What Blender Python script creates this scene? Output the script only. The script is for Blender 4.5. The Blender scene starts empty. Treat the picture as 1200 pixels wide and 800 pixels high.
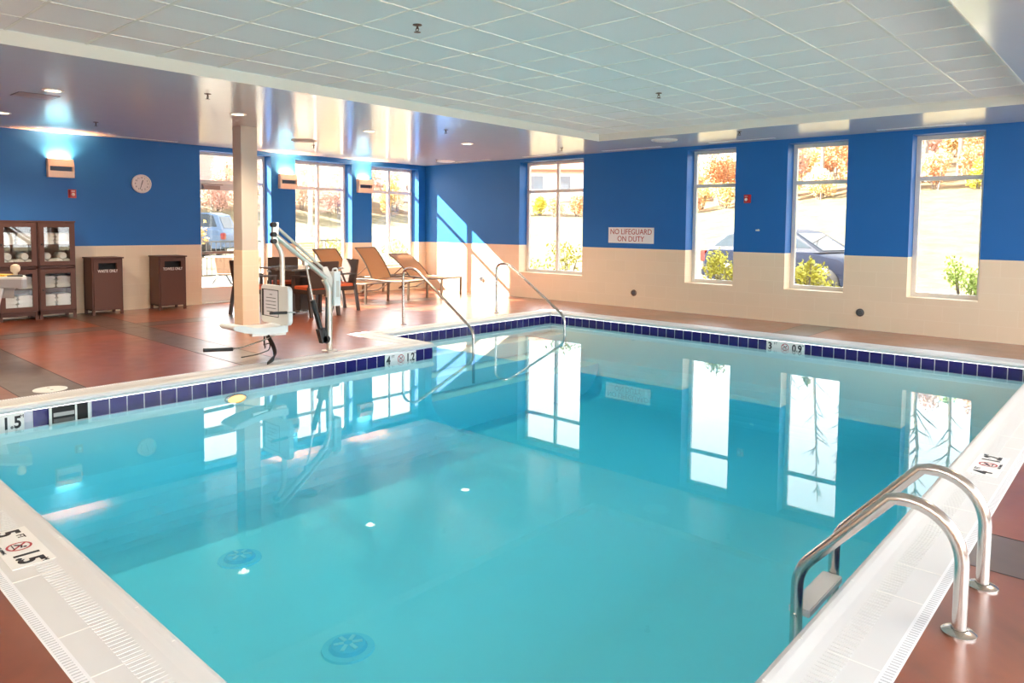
import bpy, bmesh, math, random
from mathutils import Vector, Matrix
random.seed(7)
PI = math.pi
S = bpy.context.scene
COL = S.collection

# ------------------------------------------------------------------ camera, sky, sun, exposure
CAM_LOC = (12.322502, -10.780004, 1.398306)
RX = Vector((0.7435686, 0.6685915, 0.0095484))
FW = Vector((-0.66702906, 0.74267638, -0.05919484)).normalized()
RX = (RX - FW * RX.dot(FW)).normalized()
UP = RX.cross(FW)
cam_d = bpy.data.cameras.new('camera')
cam_d.sensor_width = 36.0
cam_d.lens = 842.6153 / 1200 * 36
cam_d.shift_y = (315.5524 - 400) / 1200
cam_d.clip_start = 0.05
cam_d.clip_end = 400
cam = bpy.data.objects.new('camera', cam_d)
COL.objects.link(cam)
M3 = Matrix((RX, UP, -FW)).transposed()
cam.matrix_world = Matrix.Translation(CAM_LOC) @ M3.to_4x4()
S.camera = cam

SKY_STRENGTH = 4.2
SUN_STRENGTH = 50.0
S.view_settings.view_transform = 'Standard'
S.view_settings.look = 'None'
S.view_settings.exposure = 1.55
S.view_settings.gamma = 1.0
S.view_settings.use_curve_mapping = False
S.cycles.use_denoising = True
S.cycles.max_bounces = 14
S.cycles.diffuse_bounces = 7
S.cycles.glossy_bounces = 6
S.cycles.transparent_max_bounces = 24
S.cycles.caustics_reflective = False
S.cycles.caustics_refractive = False
S.cycles.sample_clamp_indirect = 12

W = bpy.data.worlds.new('sky'); S.world = W
W.use_nodes = True
nt = W.node_tree; nt.nodes.clear()
wo = nt.nodes.new('ShaderNodeOutputWorld'); wb = nt.nodes.new('ShaderNodeBackground')
tc = nt.nodes.new('ShaderNodeTexCoord'); sx = nt.nodes.new('ShaderNodeSeparateXYZ')
rp = nt.nodes.new('ShaderNodeValToRGB')
rp.color_ramp.elements[0].position = 0.0; rp.color_ramp.elements[0].color = (.97, .98, 1.0, 1)
rp.color_ramp.elements[1].position = 0.7; rp.color_ramp.elements[1].color = (.87, .935, 1.0, 1)
nt.links.new(tc.outputs['Generated'], sx.inputs[0]); nt.links.new(sx.outputs['Z'], rp.inputs[0])
nt.links.new(rp.outputs[0], wb.inputs['Color']); wb.inputs['Strength'].default_value = SKY_STRENGTH
nt.links.new(wb.outputs[0], wo.inputs[0])
sd = bpy.data.lights.new('sun', 'SUN'); sd.energy = SUN_STRENGTH; sd.angle = math.radians(.6); sd.color = (1, .95, .86)
sun = bpy.data.objects.new('sun', sd); COL.objects.link(sun)
sun.rotation_euler = Vector((-1.99, -1.0, 1.42)).to_track_quat('Z', 'Y').to_euler()
sun.location = (-20, -10, 14)

# ------------------------------------------------------------------ materials
MATS = {}
def mat(name, col, rough=.5, metal=0., spec=.5, noise=0., nscale=8., bump=0., bscale=60., emit=None, estr=0., coat=0., stretch=None, alpha=1.):
    if name in MATS: return MATS[name]
    m = bpy.data.materials.new(name); m.use_nodes = True
    t = m.node_tree; b = t.nodes['Principled BSDF']
    b.inputs['Base Color'].default_value = (*col, 1)
    b.inputs['Roughness'].default_value = rough
    b.inputs['Metallic'].default_value = metal
    b.inputs['Specular IOR Level'].default_value = spec
    b.inputs['Coat Weight'].default_value = coat
    if alpha < 1: b.inputs['Alpha'].default_value = alpha
    c = t.nodes.new('ShaderNodeTexCoord')
    vec = c.outputs['Object']
    if stretch:
        mp = t.nodes.new('ShaderNodeMapping'); mp.inputs['Scale'].default_value = stretch
        t.links.new(vec, mp.inputs[0]); vec = mp.outputs[0]
    n = t.nodes.new('ShaderNodeTexNoise'); n.inputs['Scale'].default_value = nscale; n.inputs['Detail'].default_value = 5
    t.links.new(vec, n.inputs['Vector'])
    r = t.nodes.new('ShaderNodeMixRGB'); r.blend_type = 'MIX'
    k = max(noise, .015)
    r.inputs[1].default_value = (*[min(1, x * (1 - k)) for x in col], 1)
    r.inputs[2].default_value = (*[min(1, x * (1 + k)) for x in col], 1)
    t.links.new(n.outputs['Fac'], r.inputs[0]); t.links.new(r.outputs[0], b.inputs['Base Color'])
    if bump > 0:
        n2 = t.nodes.new('ShaderNodeTexNoise'); n2.inputs['Scale'].default_value = bscale; n2.inputs['Detail'].default_value = 4
        t.links.new(vec, n2.inputs['Vector'])
        bp = t.nodes.new('ShaderNodeBump'); bp.inputs['Strength'].default_value = bump; bp.inputs['Distance'].default_value = .01
        t.links.new(n2.outputs['Fac'], bp.inputs['Height']); t.links.new(bp.outputs[0], b.inputs['Normal'])
    if emit:
        b.inputs['Emission Color'].default_value = (*emit, 1); b.inputs['Emission Strength'].default_value = estr
    MATS[name] = m
    return m

def tile_mat(name, axis, c1, c2, mortar, bw, bh, ms, rough):
    m = bpy.data.materials.new(name); m.use_nodes = True
    t = m.node_tree; b = t.nodes['Principled BSDF']
    c = t.nodes.new('ShaderNodeTexCoord'); s = t.nodes.new('ShaderNodeSeparateXYZ'); k = t.nodes.new('ShaderNodeCombineXYZ')
    t.links.new(c.outputs['Object'], s.inputs[0]); t.links.new(s.outputs[axis], k.inputs[0]); t.links.new(s.outputs[2], k.inputs[1])
    br = t.nodes.new('ShaderNodeTexBrick'); br.offset = .5
    br.inputs['Color1'].default_value = (*c1, 1); br.inputs['Color2'].default_value = (*c2, 1); br.inputs['Mortar'].default_value = (*mortar, 1)
    br.inputs['Scale'].default_value = 1; br.inputs['Brick Width'].default_value = bw; br.inputs['Row Height'].default_value = bh; br.inputs['Mortar Size'].default_value = ms
    t.links.new(k.outputs[0], br.inputs['Vector']); t.links.new(br.outputs['Color'], b.inputs['Base Color'])
    b.inputs['Roughness'].default_value = rough
    MATS[name] = m
    return m

def glass_mat(name, tint=(1, 1, 1), refl=1.0):
    m = bpy.data.materials.new(name); m.use_nodes = True
    t = m.node_tree; t.nodes.clear()
    o = t.nodes.new('ShaderNodeOutputMaterial'); tr = t.nodes.new('ShaderNodeBsdfTransparent'); gl = t.nodes.new('ShaderNodeBsdfGlossy')
    tr.inputs[0].default_value = (*tint, 1); gl.inputs['Roughness'].default_value = .0
    mx = t.nodes.new('ShaderNodeMixShader')
    schlick(t, mx, .04 * refl, refl)
    t.links.new(tr.outputs[0], mx.inputs[1]); t.links.new(gl.outputs[0], mx.inputs[2]); t.links.new(mx.outputs[0], o.inputs[0])
    MATS[name] = m
    return m
def schlick(t, mx, f0, top=1.0):
    g = t.nodes.new('ShaderNodeNewGeometry'); d = t.nodes.new('ShaderNodeVectorMath'); d.operation = 'DOT_PRODUCT'
    t.links.new(g.outputs['Incoming'], d.inputs[0]); t.links.new(g.outputs['Normal'], d.inputs[1])
    a = t.nodes.new('ShaderNodeMath'); a.operation = 'ABSOLUTE'; t.links.new(d.outputs['Value'], a.inputs[0])
    s = t.nodes.new('ShaderNodeMath'); s.operation = 'SUBTRACT'; s.inputs[0].default_value = 1; t.links.new(a.outputs[0], s.inputs[1])
    p = t.nodes.new('ShaderNodeMath'); p.operation = 'POWER'; p.inputs[1].default_value = 5; t.links.new(s.outputs[0], p.inputs[0])
    q = t.nodes.new('ShaderNodeMath'); q.operation = 'MULTIPLY_ADD'; q.inputs[1].default_value = (1 - f0) * top; q.inputs[2].default_value = f0
    t.links.new(p.outputs[0], q.inputs[0]); t.links.new(q.outputs[0], mx.inputs[0])

BLUE = mat('blue_wall_paint', (.011, .135, .43), .42, spec=.35, noise=.05, nscale=2)
TAN_X = tile_mat('tan_wall_tile_x', 0, (.80, .635, .45), (.825, .655, .465), (.84, .68, .50), .41, .205, .005, .45)
TAN_Y = tile_mat('tan_wall_tile_y', 1, (.80, .635, .45), (.825, .655, .465), (.84, .68, .50), .41, .205, .005, .45)
WHITE_PAINT = mat('white_wall_paint', (.78, .77, .74), .6)
SOFFIT = mat('gloss_ceiling_paint', (.67, .70, .73), .18, spec=.5, noise=.03, nscale=3, bump=.05, bscale=5, stretch=(1.5, 1.5, 1))
FASCIA = mat('fascia_paint', (.74, .73, .68), .55)
ACT = mat('ceiling_tile', (.90, .90, .92), .9, noise=.05, nscale=160, bump=.35, bscale=220)
TBAR = mat('ceiling_grid_bar', (.85, .85, .82), .4)
def floor_mat(name, a, b2):
    m = mat(name, a, .27, spec=.5)
    t = m.node_tree; b = t.nodes['Principled BSDF']
    b.inputs['Coat Weight'].default_value = .8; b.inputs['Coat Roughness'].default_value = .27; b.inputs['Coat IOR'].default_value = 1.6
    c = t.nodes.new('ShaderNodeTexCoord')
    n = t.nodes.new('ShaderNodeTexNoise'); n.inputs['Scale'].default_value = .7; n.inputs['Detail'].default_value = 8; n.inputs['Roughness'].default_value = .6
    n.inputs['Distortion'].default_value = .6
    t.links.new(c.outputs['Object'], n.inputs['Vector'])
    r = t.nodes.new('ShaderNodeValToRGB'); r.color_ramp.elements[0].position = .36; r.color_ramp.elements[1].position = .64
    r.color_ramp.elements[0].color = (*b2, 1); r.color_ramp.elements[1].color = (*a, 1)
    t.links.new(n.outputs['Fac'], r.inputs[0]); t.links.new(r.outputs[0], b.inputs['Base Color'])
    n3 = t.nodes.new('ShaderNodeTexNoise'); n3.inputs['Scale'].default_value = 6; n3.inputs['Detail'].default_value = 6
    t.links.new(c.outputs['Object'], n3.inputs['Vector'])
    mr = t.nodes.new('ShaderNodeMapRange'); mr.inputs['To Min'].default_value = .26; mr.inputs['To Max'].default_value = .40
    t.links.new(n3.outputs['Fac'], mr.inputs['Value']); t.links.new(mr.outputs[0], b.inputs['Roughness'])
    bp = t.nodes.new('ShaderNodeBump'); bp.inputs['Strength'].default_value = .025; bp.inputs['Distance'].default_value = .01
    t.links.new(n3.outputs['Fac'], bp.inputs['Height']); t.links.new(bp.outputs[0], b.inputs['Normal'])
    return m
FLOOR_RED = floor_mat('red_stained_concrete', (.32, .074, .025), (.15, .034, .014))
FLOOR_DARK = floor_mat('brown_stained_concrete', (.13, .078, .056), (.085, .050, .037))
COPING = mat('pool_coping_tile', (.66, .65, .645), .42, noise=.03, nscale=3)
GROUT = mat('coping_grout', (.86, .83, .79), .7)
GUTTER = mat('gutter_grating', (.80, .80, .82), .5)
SLOT = mat('dark_slot', (.12, .12, .13), .8)
NAVY = mat('navy_pool_tile', (.022, .014, .13), .12, noise=.25, nscale=5)
TGROUT = mat('pool_tile_grout', (.62, .60, .68), .6)
PLASTER = mat('pool_plaster', (.70, .97, 1.0), .7, noise=.03, nscale=2)
STEPW = mat('pool_step_plaster', (.86, .90, .88), .7)
STEEL = mat('brushed_stainless_steel', (.62, .58, .54), .22, metal=1, noise=.05, nscale=40)
ALU = mat('window_aluminium', (.72, .68, .63), .45, metal=.1)
GLASS = glass_mat('tinted_window_glass', (.66, .66, .65))
CLEAR = glass_mat('fill_window_glass', (.97, .98, .98))
CABGLASS = glass_mat('cabinet_glass', (.95, .96, .95), 1.0)
BROWN = mat('brown_cabinet_laminate', (.105, .044, .032), .5, spec=.3, noise=.08, nscale=20, stretch=(6, 6, 1))
BLACKV = mat('black_opening_fill', (.010, .008, .008), .7)
WHITEP = mat('white_plastic', (.80, .80, .77), .4)
BLACKP = mat('black_plastic', (.018, .017, .017), .45)
LIFTW = mat('ivory_powder_coat', (.70, .65, .57), .28, metal=.6)
PAPER = mat('paper_white', (.72, .70, .74), .7)
INK = mat('black_ink', (.02, .02, .025), .6)
RED = mat('red_sign_paint', (.42, .035, .02), .6)
REDP = mat('red_plastic', (.48, .018, .014), .35)
TOWEL = mat('white_towel', (.80, .78, .77), .95, bump=.5, bscale=150)
WICK = mat('dark_brown_wicker', (.065, .038, .028), .6, spec=.25, noise=.3, nscale=90, bump=.5, bscale=120)
WOODARM = mat('dark_chair_frame', (.055, .035, .027), .4)
ORANGE = mat('orange_cushion', (.62, .11, .035), .85, bump=.2, bscale=200)
SLING = mat('tan_mesh_sling', (.42, .20, .075), .7, noise=.12, nscale=120)
BRONZE = mat('bronze_lounger_frame', (.15, .105, .075), .4, metal=.5)
TABLEG = mat('smoked_table_glass', (.10, .10, .10), .06, spec=.8)
SCONCE = mat('sconce_cream_metal', (.80, .63, .50), .4)
LAMPW = mat('lamp_diffuser', (1, .92, .78), .5, emit=(1, .86, .62), estr=9)
LENS = mat('downlight_lens', (1, .9, .75), .5, emit=(1, .82, .56), estr=3.2)
BRASS = mat('bronze_sprinkler', (.10, .065, .05), .4, metal=.8)
GREYP = mat('grey_plastic', (.42, .40, .39), .5)
DRAIN = mat('blue_drain_plastic', (.34, .74, .90), .5)

# ------------------------------------------------------------------ mesh builder
class MB:
    def __init__(s): s.v = []; s.f = []; s.m = []; s.mi = 0
    def add(s, vs, fs):
        o = len(s.v); s.v += [tuple(v) for v in vs]
        for f in fs: s.f.append(tuple(i + o for i in f)); s.m.append(s.mi)
        return s
    def box(s, x0, y0, z0, x1, y1, z1):
        if x0 > x1: x0, x1 = x1, x0
        if y0 > y1: y0, y1 = y1, y0
        if z0 > z1: z0, z1 = z1, z0
        return s.add([(x0, y0, z0), (x1, y0, z0), (x1, y1, z0), (x0, y1, z0), (x0, y0, z1), (x1, y0, z1), (x1, y1, z1), (x0, y1, z1)],
                     [(0, 3, 2, 1), (4, 5, 6, 7), (0, 1, 5, 4), (1, 2, 6, 5), (2, 3, 7, 6), (3, 0, 4, 7)])
    def obox(s, c, ax, ay, az):            # oriented box: centre and three half-axis vectors
        c, ax, ay, az = Vector(c), Vector(ax), Vector(ay), Vector(az)
        vs = [c + ax * i + ay * j + az * k for k in (-1, 1) for i, j in ((-1, -1), (1, -1), (1, 1), (-1, 1))]
        return s.add(vs, [(0, 3, 2, 1), (4, 5, 6, 7), (0, 1, 5, 4), (1, 2, 6, 5), (2, 3, 7, 6), (3, 0, 4, 7)])
    def bar(s, a, b, w, t, up=(0, 0, 1)):  # rectangular bar from a to b
        a, b = Vector(a), Vector(b); d = (b - a); L = d.length; d.normalize(); u = Vector(up)
        if abs(d.dot(u)) > .98: u = Vector((1, 0, 0))
        sd_ = d.cross(u).normalized(); u = sd_.cross(d)
        return s.obox((a + b) / 2, d * L / 2, sd_ * w / 2, u * t / 2)
    def tube(s, pts, r, n=10, caps=True, rad=None):
        pts = [Vector(p) for p in pts]; N = len(pts); rings = []; prev = None
        for i, p in enumerate(pts):
            d = (pts[min(i + 1, N - 1)] - pts[max(i - 1, 0)]).normalized()
            if prev is None:
                u = Vector((0, 0, 1)) if abs(d.z) < .9 else Vector((1, 0, 0))
                u = (u - d * u.dot(d)).normalized()
            else:
                u = (prev - d * prev.dot(d))
                u = u.normalized() if u.length > 1e-6 else prev
            prev = u; w = d.cross(u); rr = rad[i] if rad else r
            rings.append([p + u * (math.cos(2 * PI * k / n) * rr) + w * (math.sin(2 * PI * k / n) * rr) for k in range(n)])
        vs = [v for g in rings for v in g]; fs = []
        for i in range(N - 1):
            for k in range(n):
                a = i * n + k; b = i * n + (k + 1) % n
                fs.append((a, b, b + n, a + n))
        if caps: fs.append(tuple(range(n))[::-1]); fs.append(tuple((N - 1) * n + k for k in range(n)))
        return s.add(vs, fs)
    def lathe(s, prof, c=(0, 0, 0), n=24, axis='z'):   # prof: (r, h); closed ends when r=0
        c = Vector(c); vs = []; fs = []
        def P(r, h, a):
            x, y = r * math.cos(a), r * math.sin(a)
            return c + {'z': Vector((x, y, h)), 'x': Vector((h, x, y)), 'y': Vector((y, h, x))}[axis]
        for r, h in prof:
            vs += [P(max(r, 1e-4), h, 2 * PI * k / n) for k in range(n)]
        for i in range(len(prof) - 1):
            for k in range(n):
                a = i * n + k; b = i * n + (k + 1) % n
                fs.append((a, b, b + n, a + n))
        fs.append(tuple(range(n))[::-1]); fs.append(tuple((len(prof) - 1) * n + k for k in range(n)))
        return s.add(vs, fs)
    def prism(s, poly, a, b, plane='xz'):             # poly in a plane, extruded along the third axis from a to b
        n = len(poly)
        def P(p, t):
            return {'xz': (p[0], t, p[1]), 'xy': (p[0], p[1], t), 'yz': (t, p[0], p[1])}[plane]
        vs = [P(p, a) for p in poly] + [P(p, b) for p in poly]
        fs = [tuple(range(n))[::-1], tuple(range(n, 2 * n))] + [(i, (i + 1) % n, (i + 1) % n + n, i + n) for i in range(n)]
        return s.add(vs, fs)
    def rbox(s, x0, y0, z0, x1, y1, z1, r=.02, axis='z', n=4):   # box with four rounded edges along an axis
        def rr(a0, b0, a1, b1):
            o = []
            for cx, cy, st in ((a1 - r, b1 - r, 0), (a0 + r, b1 - r, PI / 2), (a0 + r, b0 + r, PI), (a1 - r, b0 + r, 1.5 * PI)):
                o += [(cx + r * math.cos(st + PI / 2 * k / n), cy + r * math.sin(st + PI / 2 * k / n)) for k in range(n + 1)]
            return o
        if axis == 'z': return s.prism(rr(x0, y0, x1, y1), z0, z1, 'xy')
        if axis == 'y': return s.prism(rr(x0, z0, x1, z1), y0, y1, 'xz')
        return s.prism(rr(y0, z0, y1, z1), x0, x1, 'yz')
    def build(s, name, mats, parent=None, loc=(0, 0, 0), smooth=False, bevel=0.):
        me = bpy.data.meshes.new(name); me.from_pydata(s.v, [], s.f)
        if not isinstance(mats, (list, tuple)): mats = [mats]
        for m in mats: me.materials.append(m)
        if len(mats) > 1: me.polygons.foreach_set('material_index', s.m)
        bm = bmesh.new(); bm.from_mesh(me); bmesh.ops.recalc_face_normals(bm, faces=bm.faces)
        if bevel > 0:
            bmesh.ops.bevel(bm, geom=list(bm.edges), offset=bevel, segments=2, affect='EDGES', clamp_overlap=True)
        bm.to_mesh(me); bm.free()
        if smooth: smooth_mesh(me)
        me.update()
        o = bpy.data.objects.new(name, me); COL.objects.link(o); o.location = loc
        if parent: o.parent = parent
        return o
def smooth_mesh(me, ang=40):
    me.polygons.foreach_set('use_smooth', [True] * len(me.polygons))
    try: me.set_sharp_from_angle(angle=math.radians(ang))
    except Exception: pass
def thing(name, label, cat, loc=(0, 0, 0), rz=0., group=None):
    o = bpy.data.objects.new(name, None); COL.objects.link(o); o.empty_display_size = .1
    o.location = loc; o.rotation_euler = (0, 0, rz)
    return tag(o, label, cat, group)
def tag(o, label, cat, group=None):
    o['label'] = label; o['category'] = cat
    if group: o['group'] = group
    return o
def struct(o): o['kind'] = 'structure'; return o
def copy_tree(o, parent=None):
    c = o.copy(); COL.objects.link(c)
    if parent: c.parent = parent
    for ch in list(o.children): copy_tree(ch, c)
    return c
def rename_copy(o, loc, rz, label):
    c = copy_tree(o); c.location = loc; c.rotation_euler = (0, 0, rz); c['label'] = label
    return c
def text(name, s, size, m, parent, mtx, depth=.0015, align='CENTER', sx=1.0, bold=0.):
    cu = bpy.data.curves.new(name, 'FONT'); cu.body = s; cu.size = size; cu.extrude = depth; cu.align_x = align; cu.align_y = 'CENTER'; cu.resolution_u = 3; cu.offset = bold
    t = bpy.data.objects.new(name + '_tmp', cu); COL.objects.link(t)
    dg = bpy.context.evaluated_depsgraph_get(); me = bpy.data.meshes.new_from_object(t.evaluated_get(dg))
    bpy.data.objects.remove(t); bpy.data.curves.remove(cu)
    me.transform(mtx @ Matrix.Diagonal((sx, 1, 1, 1))); me.materials.clear(); me.materials.append(m); me.name = name
    o = bpy.data.objects.new(name, me); COL.objects.link(o)
    if parent: o.parent = parent
    return o
def frame(origin, right, up):
    r = Vector(right).normalized(); u = Vector(up).normalized(); n = r.cross(u)
    return Matrix.Translation(origin) @ Matrix((r, u, n)).transposed().to_4x4()
def arc(c, r, a0, a1, n, f):           # points of an arc in a plane; f maps (u, v) to a point
    return [f(c[0] + r * math.cos(a0 + (a1 - a0) * i / n), c[1] + r * math.sin(a0 + (a1 - a0) * i / n)) for i in range(n + 1)]
def smooth_path(pts, r=.06, n=5):      # round the corners of a polyline
    pts = [Vector(p) for p in pts]; out = [pts[0]]
    for i in range(1, len(pts) - 1):
        a, b, c = pts[i - 1], pts[i], pts[i + 1]
        d1 = (a - b); d2 = (c - b); k = min(r, d1.length * .48, d2.length * .48)
        p0 = b + d1.normalized() * k; p2 = b + d2.normalized() * k
        for j in range(n + 1):
            t = j / n; out.append(p0 * (1 - t) ** 2 + b * 2 * t * (1 - t) + p2 * t ** 2)
    out.append(pts[-1]); return out

# ------------------------------------------------------------------ room shell
H = 2.74; ZW = 1.0387; X1 = 14.9; Y0 = -12.4
def wall_with_openings(name, axis, inner, outer, lo, hi, ops, mats, ztop=2.9, zbot=-.12):
    """Plaster over tile; axis 'x' = wall running along x at y=inner. ops: (a0, a1, z0, z1)."""
    mb = MB()
    us = sorted({lo, hi, *[o[0] for o in ops], *[o[1] for o in ops]})
    zs = sorted({zbot, 0., ZW, ztop, *[o[2] for o in ops], *[o[3] for o in ops]})
    P = (lambda u, d, z: (u, d, z)) if axis == 'x' else (lambda u, d, z: (d, u, z))
    def hole(u, z): return any(o[0] < u < o[1] and o[2] < z < o[3] for o in ops)
    for i in range(len(us) - 1):
        for j in range(len(zs) - 1):
            u, z = (us[i] + us[i + 1]) / 2, (zs[j] + zs[j + 1]) / 2
            if hole(u, z): continue
            mb.mi = 1 if z < ZW else 0
            mb.add([P(us[i], inner, zs[j]), P(us[i + 1], inner, zs[j]), P(us[i + 1], inner, zs[j + 1]), P(us[i], inner, zs[j + 1])], [(0, 1, 2, 3)])
            mb.mi = 2
            mb.add([P(us[i], outer, zs[j]), P(us[i + 1], outer, zs[j]), P(us[i + 1], outer, zs[j + 1]), P(us[i], outer, zs[j + 1])], [(0, 1, 2, 3)])
    for a0, a1, z0, z1 in ops:
        for u in (a0, a1):
            for q0, q1, mi in ((z0, min(ZW, z1), 1), (max(ZW, z0), z1, 0)):
                mb.mi = mi; mb.add([P(u, inner, q0), P(u, outer, q0), P(u, outer, q1), P(u, inner, q1)], [(0, 1, 2, 3)])
        mb.mi = 1; mb.add([P(a0, inner, z0), P(a1, inner, z0), P(a1, outer, z0), P(a0, outer, z0)], [(0, 1, 2, 3)])
        mb.mi = 0; mb.add([P(a0, inner, z1), P(a1, inner, z1), P(a1, outer, z1), P(a0, outer, z1)], [(0, 1, 2, 3)])
    me = bpy.data.meshes.new(name); me.from_pydata(mb.v, [], mb.f)
    for m in mats: me.materials.append(m)
    me.polygons.foreach_set('material_index', mb.m)
    o = bpy.data.objects.new(name, me); COL.objects.link(o)
    return struct(o)
NWIN = [(2.82, 4.385, .5, 2.675), (6.495, 7.335, .5, 2.675), (8.15, 9.0, .5, 2.675), (9.815, 10.642, .5, 2.675)]
WWIN = [(-3.28, -1.985, .5, 2.64), (-1.485, -.2, .5, 2.64)]
DOORO = (-5.12, -3.785, 0., 2.66)
wall_with_openings('wall_north', 'x', 0., .3, -.3, X1 + .2, NWIN, [BLUE, TAN_X, WHITE_PAINT])
wall_with_openings('wall_west', 'y', 0., -.3, Y0 - .2, .3, WWIN + [DOORO], [BLUE, TAN_Y, WHITE_PAINT])
EFILL = [(-12.0, -9.3, .45, 2.66), (-9.1, -6.4, .45, 2.66), (-6.2, -3.5, .45, 2.66), (-3.3, -.6, .45, 2.66)]  # added windows, out of view, letting fill daylight into the room
SFILL = [(10.2, 14.4, 1.75, 2.66)]  # likewise an unseen opening added for fill daylight
wall_with_openings('wall_east', 'y', X1, X1 + .3, Y0 - .2, .3, EFILL, [WHITE_PAINT, TAN_Y, WHITE_PAINT])
wall_with_openings('wall_south', 'x', Y0, Y0 - .3, -.3, X1 + .3, SFILL, [WHITE_PAINT, TAN_X, WHITE_PAINT])  # both unseen walls kept white above the tile to bounce fill light

# pool outline (counter-clockwise), deck with a hole, stained bands
OUT = [(4.93, -1.58), (4.93, -5.06), (5.93, -5.06), (5.93, -9.78), (11.46, -9.78), (11.46, -1.58)]
def offs(d):                            # offset the outline outward by d
    n = len(OUT); res = []
    for i in range(n):
        a, b, c = Vector(OUT[i - 1]), Vector(OUT[i]), Vector(OUT[(i + 1) % n])
        def nrm(p, q): e = (q - p).normalized(); return Vector((e.y, -e.x))
        n1, n2 = nrm(a, b), nrm(b, c)
        res.append(b + (n1 + n2) * d)
    return res
EDGE = .315
ob = offs(EDGE)
xs = sorted({-.3, 1.76, 2.14, 8.5, 8.95, X1, *[round(p.x, 4) for p in ob]})
ys = sorted({Y0, -9.18, -8.70, -7.30, -6.87, .0, *[round(p.y, 4) for p in ob]})
def inside(x, y):
    r = False; n = len(ob)
    for i in range(n):
        a, b = ob[i], ob[(i + 1) % n]
        if (a.y > y) != (b.y > y) and x < (b.x - a.x) * (y - a.y) / (b.y - a.y) + a.x: r = not r
    return r
mb = MB()
for i in range(len(xs) - 1):
    for j in range(len(ys) - 1):
        x, y = (xs[i] + xs[i + 1]) / 2, (ys[j] + ys[j + 1]) / 2
        if inside(x, y): continue
        mb.mi = 1 if (1.76 < x < 2.14 or 8.5 < x < 8.95 or -9.18 < y < -8.70 or -7.30 < y < -6.87) else 0
        mb.add([(xs[i], ys[j], 0), (xs[i + 1], ys[j], 0), (xs[i + 1], ys[j + 1], 0), (xs[i], ys[j + 1], 0)], [(0, 1, 2, 3)])
struct(mb.build('floor', [FLOOR_RED, FLOOR_DARK]))
cuts = MB()
for y in (-9.18, -8.70, -7.30, -6.87):
    cuts.box(0, y - .004, .0005, 5.6, y + .004, .0012); cuts.box(11.79, y - .004, .0005, X1, y + .004, .0012)
for x in (1.76, 2.14): cuts.box(x - .004, -12, .0005, x + .004, 0, .0012)
for x in (8.5, 8.95): cuts.box(x - .003, -1.25, .0005, x + .003, 0, .0012)
struct(cuts.build('floor_saw_cuts', mat('saw_cut_joint', (.05, .03, .025), .7)))

def sweep(mb, prof):
    n = len(OUT); rows = [[(p.x, p.y, z) for p in offs(d)] for d, z in prof]
    for k in range(len(rows) - 1):
        for i in range(n):
            j = (i + 1) % n
            mb.add([rows[k][i], rows[k][j], rows[k + 1][j], rows[k + 1][i]], [(0, 1, 2, 3)])
    return mb
cop = sweep(MB(), [(.02, -.05), (.004, -.046), (-.006, -.036), (-.010, -.022), (-.007, -.006), (.002, .004), (.016, .009), (.035, .009), (.07, .004), (.12, .001), (.27, .001), (.27, -.05)])
me = cop.build('pool_coping', COPING, smooth=True); struct(me)
# runs of the outline used for joints, ridges, tiles: (start, end)
RUNS = [(Vector(OUT[i]), Vector(OUT[(i + 1) % 6])) for i in range(6)]
rid = MB(); jn = MB(); gut = MB(); slots = MB()
MARK_S = (8.50, 8.94); MARK_E = (-5.95, -5.49)
for (a, b) in RUNS:
    d = (b - a).normalized(); nn = Vector((d.y, -d.x)); L = (b - a).length
    def P(t, o, z): q = a + d * t + nn * o; return Vector((q.x, q.y, z))
    t = .05
    while t < L - .02:
        q = a + d * t
        skip = (abs(nn.y + 1) < .1 and MARK_S[0] - .02 < q.x < MARK_S[1] + .02 and abs(q.y + 9.78) < .01) or (nn.x > .9 and MARK_E[0] - .02 < q.y < MARK_E[1] + .02)
        if not skip: rid.obox(P(t, .138, .0016), (d * .0045).to_3d(), (nn * .036).to_3d(), (0, 0, .0013))
        t += .0245
    t = .26; k = 0
    while t < L:
        jn.obox(P(t, .15, .0012), (d * .0022).to_3d(), (nn * .12).to_3d(), (0, 0, .0006))
        jn.obox(P(t, .041, .0062), (d * .0022).to_3d(), (nn * .026 + Vector((0, 0))).to_3d() + Vector((0, 0, -.0035)), (0, 0, .0007))
        t += (.31, .55)[k % 2]; k += 1
    gut.obox(P(L / 2, .2925, -.012), (d * (L / 2 + (.0))).to_3d(), (nn * .0225).to_3d(), (0, 0, .0135))
    t = -.02
    while t < L:
        slots.obox(P(t, .2945, .0016), (d * .003).to_3d(), (nn * .014).to_3d(), (0, 0, .0007)); t += .018
for i, p in enumerate(offs(.2925)):
    if i != 2: gut.box(p.x - .0225, p.y - .0225, -.0255, p.x + .0225, p.y + .0225, .0015)
struct(rid.build('coping_ridges', COPING)); struct(jn.build('coping_joints', GROUT))
struct(gut.build('gutter_strip', GUTTER)); struct(slots.build('gutter_slots', mat('gutter_slot', (.50, .50, .52), .7)))

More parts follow.
